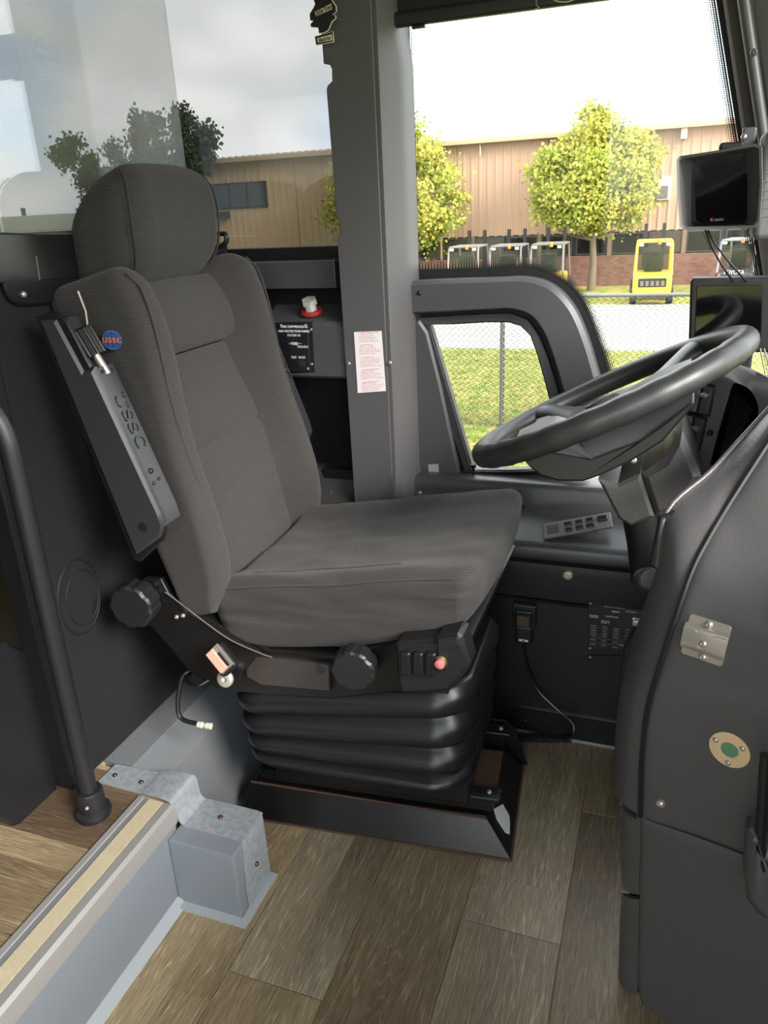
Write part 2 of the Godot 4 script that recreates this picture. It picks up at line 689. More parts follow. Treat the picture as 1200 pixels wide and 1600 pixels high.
func shell() -> void:
	var rng := RandomNumberGenerator.new()
	rng.seed = 4
	# driver's floor
	var b := MB.new()
	b.box(Vector3(0.1, -0.054, -0.6), Vector3(2.2, 0.1, 2.75))
	var fl := struct("floor", b, M.joint, "wood-look plank floor of the driver's area")
	var joints := [[-0.9, -0.7, [-1.62, -0.35]], [-0.7, -0.5, [-1.9, -0.877]], [-0.5, -0.3, [-1.55, -0.4]], [-0.3, -0.1, [-1.9, -1.125]], [-0.1, 0.1, [-1.5, -0.72]], [0.1, 0.3, [-1.1]], [0.3, 0.5, [-1.0]]]
	for j in joints:
		var cuts: Array = [-1.9]
		for c in j[2]:
			if c > -1.89:
				cuts.append(c)
		cuts.append_array([0.28, 0.76])
		for i in cuts.size() - 1:
			plank(fl, j[0], j[1], cuts[i], cuts[i + 1], 0.0, true, rng)
	# raised aisle floor
	b = MB.new()
	b.box(Vector3(-3.45, (LV - 0.004 - 0.1) / 2.0, -0.12), Vector3(5.1, LV - 0.004 + 0.1, 1.94))
	b.box(Vector3(-3.56, (LV - 0.004 - 0.1) / 2.0, -1.5), Vector3(4.88, LV - 0.004 + 0.1, 0.86))
	var fl2 := struct("floor", b, M.joint, "raised wood-look plank floor of the aisle")
	for r in [[-1.075, -0.875, -0.972], [-0.875, -0.675, -0.972], [-0.675, -0.475, -0.972], [-0.475, -0.275, -0.972], [-0.275, -0.075, -0.972]]:
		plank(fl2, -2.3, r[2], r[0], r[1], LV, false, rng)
	# ceiling
	b = MB.new()
	b.box(Vector3(-2.6, 2.16, -0.6), Vector3(6.9, 0.1, 2.9))
	struct("ceiling", b, mat(Color(0.5, 0.5, 0.5), 0.8))
	# left wall: below the windows, above them
	b = MB.new()
	b.box(Vector3(-3.34, 0.12, -1.965), Vector3(5.32, 2.25, 0.13))
	b.box(Vector3(-0.14, -0.17, -1.965), Vector3(1.08, 1.64, 0.13))
	b.box(Vector3(-2.6, 2.09, -1.965), Vector3(6.9, 0.06, 0.13))
	struct("wall_left", b, M.carpet, "black carpet covered side wall behind and beside the driver")
	# right wall with its doorway and windows, and the back wall
	b = MB.new()
	b.box(Vector3(-3.2, 0.12, 0.815), Vector3(5.6, 2.25, 0.13))
	b.box(Vector3(-2.6, 2.07, 0.815), Vector3(6.9, 0.1, 0.13))
	b.box(Vector3(-0.44, 0.6, 0.815), Vector3(0.1, 3.0, 0.13))
	b.box(Vector3(0.2, -0.55, 0.815), Vector3(1.5, 0.98, 0.13))
	b.box(Vector3(-3.0, 1.65, 0.815), Vector3(0.12, 0.9, 0.13))
	struct("wall_right", b, M.pillar)
	b = MB.new()
	b.box(Vector3(-6.0, 0.6, -0.58), Vector3(0.12, 3.1, 2.9))
	struct("wall_back", b, M.pillar)
	b = MB.new()
	b.box(Vector3(-3.2, 1.65, 0.82), Vector3(5.6, 0.8, 0.008))
	struct("window_5", b, M.tint)
	# side window behind the pillar
	b = MB.new()
	b.box(Vector3(-3.3, 1.655, -1.94), Vector3(5.36, 0.81, 0.006))
	var w1 := struct("window_1", b, M.tint, "tinted side window behind the driver's pillar")
	b = MB.new()
	b.box(Vector3(-2.7, 1.262, -1.915), Vector3(4.0, 0.03, 0.05), 0.004)
	part("seal", b, M.black, w1)
	# front side window, clear, with a printed border along its edges
	b = MB.new()
	var gl := [Vector2(-0.64, 0.7), Vector2(0.3, 0.7), Vector2(0.255, 0.9), Vector2(0.107, 1.455), Vector2(0.038, 1.714), Vector2(-0.05, 2.06), Vector2(-0.64, 2.06)]
	b.prism(gl, Transform3D(Basis(), Vector3(0, 0, -1.94)), 0.006)
	var w2 := struct("window_2", b, M.clear, "clear side window in front of the driver's pillar")
	b = MB.new()
	b.prism([Vector2(-0.64, 0.95), Vector2(-0.619, 0.95), Vector2(-0.619, 2.06), Vector2(-0.64, 2.06)], Transform3D(Basis(), Vector3(0, 0, -1.9335)), 0.001)
	var up := Vector2(-0.07, 0.26).normalized()
	var e0 := Vector2(0.099, 1.455)
	var side := Vector2(up.y, -up.x)
	b.prism([e0 - up * 0.7 + side * 0.005, e0 - up * 0.7 + side * 0.04, e0 + up * 0.65 + side * 0.04, e0 + up * 0.65 + side * 0.005], Transform3D(Basis(), Vector3(0, 0, -1.9335)), 0.001)
	part("printed_border", b, M.black, w2)
	var dots := []
	var disc := MB.new()
	disc.cyl(Vector3.ZERO, Vector3(0, 0.0006, 0), 1.0, 8)
	var flat := Basis(Vector3.RIGHT, Vector3.BACK, Vector3.DOWN)
	var dot := func(q: Vector2, r: float) -> void:
		dots.append(Transform3D(Basis(Vector3(r, 0, 0), Vector3(0, 0, 1), Vector3(0, -r, 0)), Vector3(q.x, q.y, -1.9335)))
	for i in 260:
		for k in 5:
			var rr := 0.0026 - k * 0.00042
			dot.call(Vector2(-0.6165 + k * 0.0042, 1.215 + i * 0.0042 + (k % 2) * 0.0021), rr)
			dot.call(e0 - side * (k * 0.0042 - 0.002) + up * ((i - 140) * 0.0042 + (k % 2) * 0.0021), rr)
	var band_in := []
	var band_out := []
	for q in MB.smooth([Vector2(-0.6256, 1.1964), Vector2(-0.4609, 1.1965), Vector2(-0.348, 1.1988), Vector2(-0.2774, 1.177), Vector2(-0.228, 1.1382), Vector2(-0.1927, 1.0816), Vector2(-0.1621, 1.006), Vector2(-0.1403, 0.9366)], 22):
		var hq: Vector2 = q
		var cq := (hq - Vector2(-0.42, 0.86))
		cq = cq.normalized() if hq.x > -0.36 else Vector2(0, 1)
		band_in.append(Vector3(hq.x, hq.y, -1.9335) - Vector3(cq.x, cq.y, 0) * 0.01)
		band_out.append(Vector3(hq.x, hq.y, -1.9335) + Vector3(cq.x, cq.y, 0) * 0.016)
		for k in 5:
			var h: Vector2 = q
			var cdir := (h - Vector2(-0.42, 0.86))
			cdir = cdir.normalized() if h.x > -0.36 else Vector2.UP * -1.0
			dot.call(h + cdir * (0.018 + k * 0.0042), 0.0026 - k * 0.0004)
	b = MB.new()
	b.sheet([band_in, band_out], 0.001, 1)
	part("printed_border", b, M.black, w2)
	many("border_dot", disc.mesh(), M.black, dots, w2)
	# windshield and the wall below it
	var ws := []
	var wl := []
	for i in 13:
		var z := -1.9 + 2.65 * i / 12.0
		var bow := 0.55 * (1.0 - pow(absf((z + 0.58) / 1.33), 2.4))
		ws.append([Vector3(0.27 + bow, 0.92, z), Vector3(0.12 + bow, 1.48, z), Vector3(-0.02 + bow, 2.12, z)])
		wl.append([Vector3(0.27 + bow, -0.9, z), Vector3(0.27 + bow, 0.92, z)])
	b = MB.new()
	b.sheet(ws, 0.006, 2)
	struct("window_4", b, M.clear, "windshield")
	b = MB.new()
	b.sheet(wl, 0.08, 1)
	struct("wall_front", b, M.dark)
	pillars()

func pillars() -> void:
	# pillar between the two side windows: cover plate with notched edge, body and bright front flank
	var b := MB.new()
	var sect := [Vector2(-0.745, -1.92), Vector2(-0.745, -1.812), Vector2(-0.655, -1.803), Vector2(-0.643, -1.803), Vector2(-0.636, -1.808), Vector2(-0.612, -1.855), Vector2(-0.604, -1.875), Vector2(-0.6, -1.93)]
	var rows := []
	for lv in [[0.58, 0.02], [0.64, 0.012], [0.72, 0.0], [0.8, 0.0], [1.1, 0.0], [1.18, -0.004], [1.66, -0.004], [1.72, -0.012], [2.1, -0.012]]:
		var row := []
		for i in sect.size():
			var q: Vector2 = sect[i]
			var dx: float = lv[1] if i >= 4 else 0.0
			row.append(Vector3(q.x + dx, lv[0], q.y + (0.01 if lv[0] < 0.7 and i > 1 and i < 6 else 0.0)))
		rows.append(row)
	b.loft(rows)
	var pil := struct("trim_1", b, M.pillar, "grey pillar between the two side windows", 25.0)
	b = MB.new()
	var edge := [Vector2(-0.775, 2.1), Vector2(-0.772, 1.664), Vector2(-0.757, 1.66), Vector2(-0.753, 1.652), Vector2(-0.754, 1.628), Vector2(-0.766, 1.62), Vector2(-0.769, 1.612), Vector2(-0.764, 1.345), Vector2(-0.756, 1.335), Vector2(-0.756, 1.31), Vector2(-0.766, 1.302), Vector2(-0.766, 1.285), Vector2(-0.764, 0.6), Vector2(-0.652, 0.6), Vector2(-0.654, 2.1)]
	b.prism(edge, Transform3D(Basis(), Vector3(0, 0, -1.806)), 0.006, 0.0015)
	part("cover_plate", b, M.pillar, pil, 25.0)
	for q in [Vector3(-0.7557, 0.9973, -1.8), Vector3(-0.6455, 1.001, -1.8)]:
		screw(q, Vector3.BACK, 0.0055, pil, M.steel)
	# front corner pillar: seal strip, tube and the moulded grey panel
	var up := Vector3(-0.26, 1.0, 0.0).normalized()
	var base := Vector3(0.099, 1.455, -1.9)
	var at := func(x: float, z: float, t: float) -> Vector3:
		return base + up * t + Vector3(x, 0, z)
	b = MB.new()
	rows = []
	for t in [-0.75, 0.0, 0.35, 0.68]:
		rows.append([at.call(0.014, -0.03, t), at.call(0.014, 0.012, t), at.call(0.018, 0.018, t), at.call(0.042, 0.018, t), at.call(0.05, 0.012, t), at.call(0.05, -0.03, t)])
	b.loft(rows)
	var a := struct("trim_2", b, mat(Color(0.29, 0.26, 0.27), 0.7), "front corner pillar with its seal strip and grab tube", 25.0)
	b = MB.new()
	rows = []
	for t in [-0.75, 0.0, 0.35, 0.68]:
		rows.append([at.call(0.055, -0.03, t), at.call(0.055, 0.03, t), at.call(0.065, 0.05, t), at.call(0.11, 0.062, t), at.call(0.15, 0.075, t), at.call(0.2, 0.07, t), at.call(0.26, 0.02, t), at.call(0.26, -0.03, t)])
	b.loft(rows)
	part("moulded_panel", b, M.pale, a, 50.0)
	b = MB.new()
	b.tube([at.call(0.047, 0.045, -0.02), at.call(0.045, 0.05, 0.3), at.call(0.042, 0.05, 0.68)], 0.0115, 14)
	part("tube", b, M.trim, a)
	screw(Vector3(0.1088, 1.6012, -1.825), Vector3(0.2, 0, 1).normalized(), 0.007, a, M.trim)
	# moulded surround of the small quarter window
	var outer := MB.smooth([Vector2(-0.6097, 1.1878), Vector2(-0.5135, 1.1908), Vector2(-0.4035, 1.1919), Vector2(-0.3276, 1.1921), Vector2(-0.2677, 1.1739), Vector2(-0.2177, 1.1273), Vector2(-0.1824, 1.0585), Vector2(-0.1515, 0.9703), Vector2(-0.1246, 0.8846), Vector2(-0.0991, 0.7574)], 4)
	var inner := MB.smooth([Vector2(-0.6091, 1.1092), Vector2(-0.5147, 1.1136), Vector2(-0.4188, 1.1179), Vector2(-0.3566, 1.1191), Vector2(-0.3105, 1.1026), Vector2(-0.2791, 1.0608), Vector2(-0.2561, 1.0049), Vector2(-0.2305, 0.928), Vector2(-0.2056, 0.8412), Vector2(-0.1831, 0.7521)], 4)
	rows = [v3(outer, -1.93), v3(outer, -1.885)]
	var o2 := []
	var i2 := []
	for k in outer.size():
		var o: Vector2 = outer[k]
		var i: Vector2 = inner[k]
		o2.append(o.lerp(i, 0.12))
		i2.append(i.lerp(o, 0.06))
	rows.append(v3(o2, -1.875))
	rows.append(v3(i2, -1.872))
	rows.append(v3(inner, -1.88))
	rows.append(v3(inner, -1.93))
	b = MB.new()
	b.loft(rows, false, false, false)
	var t3 := struct("trim_3", b, M.trim, "moulded dark grey arch over the quarter window", 30.0)
	screw(Vector3(-0.5871, 1.1602, -1.874), Vector3.BACK, 0.006, t3, M.dark)
	# sash of the quarter window, set into the arch
	var so := [Vector2(-0.609, 1.0965), Vector2(-0.5217, 1.1011), Vector2(-0.4243, 1.1056), Vector2(-0.3659, 1.107), Vector2(-0.3237, 1.0918), Vector2(-0.295, 1.0538), Vector2(-0.2719, 1.0001), Vector2(-0.2443, 0.9188), Vector2(-0.2192, 0.8339), Vector2(-0.1896, 0.7303), Vector2(-0.3889, 0.6995), Vector2(-0.4787, 0.6878)]
	so[0] = so[11].lerp(so[0], 1.0)
	var si := [Vector2(-0.5722, 1.0806), Vector2(-0.5022, 1.0855), Vector2(-0.4243, 1.0902), Vector2(-0.3688, 1.0902), Vector2(-0.3374, 1.0811), Vector2(-0.3121, 1.0568), Vector2(-0.2938, 1.0107), Vector2(-0.2714, 0.9372), Vector2(-0.2484, 0.8572), Vector2(-0.2115, 0.722), Vector2(-0.3552, 0.7053), Vector2(-0.4612, 0.6999)]
	rows = [v3(so, -1.935), v3(so, -1.9), v3(si, -1.892), v3(si, -1.9)]
	var s3 := []
	for k in si.size():
		s3.append(Vector3(si[k].x, si[k].y, -1.935))
	rows.append(s3)
	b = MB.new()
	b.loft(rows, true, false, false)
	b.orient(0)
	var sash := struct("window_3", b, M.trim, "small slanted quarter window with a dark sash", 30.0)
	b = MB.new()
	b.prism(si, Transform3D(Basis(), Vector3(0, 0, -1.93)), 0.005)
	part("pane", b, M.clear, sash)
	b = MB.new()
	var wide := []
	for q in MB.inset(PackedVector2Array(so), 0.024):
		wide.append(q)
	b.loft([v3(wide, -1.936), v3(wide, -1.926), v3(so, -1.926)], true, false, false)
	part("rubber_seal", b, M.black, sash)
	b = MB.new()
	var g := []
	for k in si.size():
		g.append(Vector3(si[k].x, si[k].y, -1.9) + Vector3(0, 0, 0))
	b.tube(g, 0.0045, 6, true)
	part("gasket", b, M.black, sash)
	b = MB.new()
	var h0 := Vector3(-0.4541, 0.7052, -1.885)
	b.lathe([Vector2(0.0035, -0.012), Vector2(0.0035, 0.006), Vector2(0.0075, 0.011), Vector2(0.0085, 0.017), Vector2(0, 0.017)], Transform3D(Basis(), h0), 14)
	part("lock_knob", b, M.black, sash)
	# panel between the pillar and the slanted window edge
	b = MB.new()
	b.prism([Vector2(-0.6111, 1.0938), Vector2(-0.5926, 1.0938), Vector2(-0.5716, 1.0622), Vector2(-0.5407, 0.9328), Vector2(-0.4924, 0.6901), Vector2(-0.6106, 0.6781), Vector2(-0.6097, 0.9309)], Transform3D(Basis(), Vector3(0, 0, -1.93)), 0.045, 0.006)
	struct("trim_4", b, M.trim, "grey panel between the pillar and the quarter window", 30.0)


func outside() -> void:
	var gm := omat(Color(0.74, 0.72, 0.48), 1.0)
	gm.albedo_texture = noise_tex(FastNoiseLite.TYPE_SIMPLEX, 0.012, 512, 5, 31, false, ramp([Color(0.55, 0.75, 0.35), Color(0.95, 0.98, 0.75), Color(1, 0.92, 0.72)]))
	tri_map(gm, 0.25, true)
	bump(gm, noise_tex(FastNoiseLite.TYPE_SIMPLEX, 0.2, 512, 3, 32), 3.0)
	var b := MB.new()
	b.box(Vector3(-15, -1.75, -75), Vector3(260, 0.5, 240))
	struct("ground", b, gm, "mown yellow green grass")
	b = MB.new()
	b.box(Vector3(-15, -1.72, -20.2), Vector3(260, 0.5, 7.6))
	var rm := tri_map(omat(Color(0.8, 0.78, 0.75), 0.9), 0.5, true)
	rm.albedo_texture = noise_tex(FastNoiseLite.TYPE_SIMPLEX, 0.02, 512, 4, 33, false, ramp([Color(0.85, 0.84, 0.82), Color(1, 1, 1)]))
	struct("road", b, rm, "pale concrete drive beyond the fence")
	b = MB.new()
	b.box(Vector3(20, -1.9, 22), Vector3(160, 0.78, 42))
	struct("pavement", b, rm, "pale paved yard beside the bus")
	grass()
	building()
	fence()
	maple(Vector3(-9.7, -1.5, -28.2), 2.95, Vector3(0, 3.3, 0), 5, "bright green maple half hidden by the grey pillar")
	maple(Vector3(-2.64, -1.5, -28.2), 2.35, Vector3(-0.05, 3.35, 0), 8, "bright green maple in the middle of the clear side window, trunk fully in view")
	oak()
	forklifts()
	far_shed()

func grass() -> void:
	var rng := RandomNumberGenerator.new()
	rng.seed = 6
	var b := MB.new()
	for k in 5:
		var a := TAU * k / 5.0 + 0.3
		var d := Vector3(cos(a), 0, sin(a))
		var w := Vector3(-d.z, 0, d.x) * 0.006
		b.tri(d * 0.01 - w, d * 0.01 + w, d * 0.05 + Vector3(0, 0.07 + 0.02 * (k % 3), 0))
	var where := []
	var tint := []
	for i in 16000:
		var z := -5.5 - 10.8 * pow(rng.randf(), 0.8)
		var x := rng.randf_range(-7.0, 1.2)
		var s := rng.randf_range(0.6, 1.3)
		where.append(Transform3D(Basis(Vector3.UP, rng.randf() * TAU).scaled(Vector3(s, s * rng.randf_range(0.4, 1.0), s)), Vector3(x, -1.5, z)))
		var k := rng.randf()
		tint.append(Color(0.34, 0.42, 0.08).lerp(Color(0.66, 0.58, 0.26), k * k))
	var m := omat(Color(1, 1, 1), 0.9)
	m.vertex_color_use_as_albedo = true
	m.cull_mode = BaseMaterial3D.CULL_DISABLED
	var o := many("grass", b.mesh(), m, where, self, tint)
	tag(o, "short dry grass growing between the fence and the drive", "grass")

func building() -> void:
	var root := thing("warehouse", "long low tan metal clad warehouse with a brick base and dark window band", "building", Vector3(-8, -1.5, -30))
	var z := -30.0
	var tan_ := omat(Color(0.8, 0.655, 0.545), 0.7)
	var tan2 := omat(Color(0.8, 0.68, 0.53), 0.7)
	# ribbed cladding panels
	var x := -24.3
	var i := 0
	while x < 9.0:
		var w := 3.3
		var b := MB.new()
		var rows := [[], []]
		var n := 11
		for k in n:
			var rx := x + w * k / n
			for q in [[0.0, 0.0], [0.19, 0.0], [0.21, 0.018], [0.28, 0.018]]:
				rows[0].append(Vector3(rx + q[0] * w / n / 0.3, 0.32 if x > -11 else -1.5, z + q[1]))
				rows[1].append(Vector3(rx + q[0] * w / n / 0.3, 3.48, z + q[1]))
		rows[0].append(Vector3(x + w, 0.32 if x > -11 else -1.5, z - 0.2)); rows[1].append(Vector3(x + w, 3.48, z - 0.2))
		rows[0].append(Vector3(x, 0.32 if x > -11 else -1.5, z - 0.2)); rows[1].append(Vector3(x, 3.48, z - 0.2))
		b.loft(rows)
		part("cladding_panel", b, tan2 if x < -11 else tan_, root, 10.0)
		x += w
		i += 1
	var b := MB.new()
	b.box(Vector3(-7.5, 1.0, -35.2), Vector3(33.5, 4.9, 9.8))
	part("hall", b, omat(Color(0.2, 0.17, 0.15), 0.9), root)
	# brick base under the window band
	b = MB.new()
	b.box(Vector3(-0.7, -0.98, z + 0.06), Vector3(20.0, 1.06, 0.22))
	var brick := tri_map(omat(Color(0.58, 0.42, 0.37), 0.9), 0.6, true)
	var bi := Image.create(256, 256, false, Image.FORMAT_RGB8)
	bi.fill(Color(0.86, 0.84, 0.82))
	var rng := RandomNumberGenerator.new()
	rng.seed = 3
	for r in 20:
		for c in 9:
			var v := rng.randf_range(0.82, 1.0)
			bi.fill_rect(Rect2i(c * 32 - (r % 2) * 16, r * 13, 30, 11), Color(v, v, v))
	brick.albedo_texture = ImageTexture.create_from_image(bi)
	part("brick_base", b, brick, root)
	# roof edge
	b = MB.new()
	b.box(Vector3(-7.6, 3.56, z + 0.12), Vector3(34.0, 0.17, 0.5), 0.02)
	part("roof_edge", b, omat(Color(0.78, 0.68, 0.55), 0.6), root)
	b = MB.new()
	for k in 110:
		b.box(Vector3(-24.4 + k * 0.305, 3.67, z - 0.3), Vector3(0.09, 0.06, 1.2))
	stuff(part("roof_rib", b, omat(Color(0.85, 0.8, 0.72), 0.5), root))
	# window band
	b = MB.new()
	b.box(Vector3(-0.7, -0.06, z - 0.05), Vector3(20.0, 0.8, 0.1))
	part("window_band", b, omat(Color(0.1, 0.095, 0.09), 0.5), root)
	var gm := omat(Color(0.09, 0.1, 0.095), 0.1)
	var gm2 := omat(Color(0.3, 0.26, 0.2), 0.4)
	for k in 16:
		var wx := -10.3 + k * 1.24
		b = MB.new()
		b.box(Vector3(wx, -0.06, z + 0.03), Vector3(1.1, 0.72, 0.03), 0.008)
		var wf := part("window", b, omat(Color(0.3, 0.27, 0.24), 0.5), root)
		b = MB.new()
		b.box(Vector3(wx, -0.06, z + 0.05), Vector3(1.0, 0.62, 0.012))
		part("pane", b, gm2 if k in [3, 8, 12] else gm, wf)
		if k % 2 == 0:
			b = MB.new()
			b.box(Vector3(wx + 0.62, -0.06, z + 0.05), Vector3(0.14, 0.8, 0.08))
			part("mullion", b, omat(Color(0.55, 0.45, 0.36), 0.7), root)
	# three-pane window high on the left part, vent, lamp and roof brackets
	b = MB.new()
	b.box(Vector3(-16.98, 2.25, z + 0.04), Vector3(2.56, 0.98, 0.08), 0.01)
	var wf := part("window", b, omat(Color(0.16, 0.15, 0.14), 0.5), root)
	for k in 3:
		b = MB.new()
		b.box(Vector3(-17.8 + k * 0.82, 2.25, z + 0.085), Vector3(0.72, 0.84, 0.02))
		part("pane", b, omat(Color(0.2, 0.21, 0.21), 0.1), wf)
	b = MB.new()
	b.box(Vector3(-0.56, 1.68, z + 0.06), Vector3(0.42, 0.75, 0.12), 0.01)
	var vent := part("wall_box", b, omat(Color(0.86, 0.84, 0.78), 0.6), root)
	b = MB.new()
	b.box(Vector3(-0.58, 1.55, z + 0.125), Vector3(0.32, 0.4, 0.02))
	part("louvre", b, omat(Color(0.45, 0.42, 0.38), 0.6), vent)
	b = MB.new()
	b.prism([Vector2(0, 0), Vector2(0.4, 0), Vector2(0.4, 0.12), Vector2(0, 0.26)], Transform3D(Basis(Vector3.BACK, Vector3.UP, Vector3.LEFT), Vector3(-17.5, 1.42, z)), 0.62, 0.0)
	part("wall_lamp", b, omat(Color(0.25, 0.24, 0.23), 0.5), root)
	b = MB.new()
	b.box(Vector3(-0.06, 3.36, z + 0.15), Vector3(0.2, 0.42, 0.25), 0.01)
	part("downpipe_box", b, omat(Color(0.88, 0.82, 0.7), 0.6), root)
	b = MB.new()
	b.cyl(Vector3(-6.9, 3.46, z + 0.2), Vector3(-6.9, 3.1, z + 0.2), 0.03, 8)
	part("stub_pipe", b, omat(Color(0.88, 0.82, 0.7), 0.6), root)

func fence() -> void:
	var z := -10.24
	var grey := omat(Color(0.5, 0.5, 0.5), 0.55, 0.2)
	var root := thing("chain_link_fence", "grey chain link fence with round posts and top rail in front of the pale drive", "fence", Vector3(-2, -1.5, z))
	for x: float in [-8.07, -5.07, -2.07, 0.93, 3.93]:
		var b := MB.new()
		b.cyl(Vector3(x, -1.6, z), Vector3(x, 0.26, z), 0.032, 14)
		var p := part("post", b, grey, root)
		b = MB.new()
		b.lathe([Vector2(0.036, 0.0), Vector2(0.036, 0.05), Vector2(0.02, 0.075), Vector2(0, 0.08)], Transform3D(Basis(), Vector3(x, 0.25, z)), 14)
		part("post_cap", b, grey, p)
	var b := MB.new()
	b.cyl(Vector3(-9, 0.26, z), Vector3(5, 0.26, z), 0.024, 12)
	part("top_rail", b, grey, root)
	b = MB.new()
	b.cyl(Vector3(-9, -1.44, z + 0.03), Vector3(5, -1.44, z + 0.03), 0.004, 6)
	part("tension_wire", b, grey, root)
	# woven wires
	b = MB.new()
	var path := []
	var s := 0.042
	for i in 42:
		path.append(Vector3((s if i % 2 == 0 else -s), i * s, 0.004 if i % 2 == 0 else -0.004))
	b.tube(path, 0.0065, 4)
	var wire := b.mesh(60.0)
	var where := []
	for i in 158:
		where.append(Transform3D(Basis(), Vector3(-8.9 + 2 + i * s * 2.0 * 1.0 - s, 0.03, 0.03)))
	many("woven_wire", wire, omat(Color(0.27, 0.27, 0.27), 0.6, 0.0), where, root)

func leaf_mesh(l: float) -> ArrayMesh:
	var b := MB.new()
	var a := Vector3(0, 0, 0)
	var c := Vector3(0, l, -l * 0.15)
	var e := Vector3(l * 0.5, l * 0.5, l * 0.08)
	var f := Vector3(-l * 0.5, l * 0.5, l * 0.08)
	var m := Vector3(0, l * 0.5, 0)
	b.tri(a, e, m); b.tri(e, c, m); b.tri(c, f, m); b.tri(f, a, m)
	return b.mesh(20.0)

func leaf_mat() -> StandardMaterial3D:
	var m := omat(Color(1, 1, 1), 0.7)
	m.vertex_color_use_as_albedo = true
	m.cull_mode = BaseMaterial3D.CULL_DISABLED
	m.backlight_enabled = true
	m.backlight = Color(0.6, 0.6, 0.6)
	return m

func maple(at: Vector3, r: float, mid: Vector3, sd: int, label: String) -> void:
	var rng := RandomNumberGenerator.new()
	rng.seed = sd
	var root := thing("maple_tree", label, "tree", at, "")
	var bark := omat(Color(0.5, 0.44, 0.36), 0.9)
	var b := MB.new()
	b.tube([at, at + Vector3(0.03, 0.9, 0), at + Vector3(-0.02, 1.7, 0), at + mid], [0.16, 0.12, 0.1, 0.04], 10)
	part("trunk", b, bark, root)
	b = MB.new()
	var tips := []
	for i in 16:
		var a := TAU * i / 16.0 + rng.randf() * 0.4
		var h := rng.randf_range(1.5, 2.9)
		var l := r * rng.randf_range(0.5, 0.85)
		var s := at + Vector3(0, h, 0)
		var e := s + Vector3(cos(a) * l, rng.randf_range(0.3, 1.5), sin(a) * l * 0.5)
		b.tube([s, s.lerp(e, 0.5) + Vector3(0, -0.08, 0), e], [0.05, 0.03, 0.012], 6)
		tips.append(e)
	stuff(part("branches", b, bark, root))
	# leaf clusters arranged over the crown
	var clus := []
	for i in 120:
		var d := Vector3(rng.randfn(), rng.randfn(), rng.randfn()).normalized()
		var k := pow(rng.randf(), 0.45)
		var q := mid + Vector3(d.x * r, d.y * r * (0.82 if d.y > 0 else 0.66), d.z * r * 0.5) * k * 0.9
		q += Vector3(0, 0.25 * r * (1.0 - absf(d.x)) * maxf(d.y, 0.0), 0)
		clus.append([q, rng.randf_range(0.26, 0.5) * r / 2.4, rng.randf()])
	var where := []
	var tint := []
	for i in 27000:
		var c: Array = clus[rng.randi() % clus.size()]
		var d := Vector3(rng.randfn(), rng.randfn() * 0.7, rng.randfn() * 0.6)
		var q: Vector3 = c[0] + d * c[1] * 0.62
		var bs := Basis(Vector3(rng.randfn(), rng.randfn(), rng.randfn()).normalized(), rng.randf() * TAU)
		where.append(Transform3D(bs.scaled(Vector3.ONE * rng.randf_range(0.7, 1.3)), q))
		tint.append(Color(0.3, 0.42, 0.04).lerp(Color(0.68, 0.6, 0.1), clampf(c[2] * 0.6 + rng.randf() * 0.5, 0, 1)))
	many("foliage", leaf_mesh(0.115), leaf_mat(), where, root, tint)

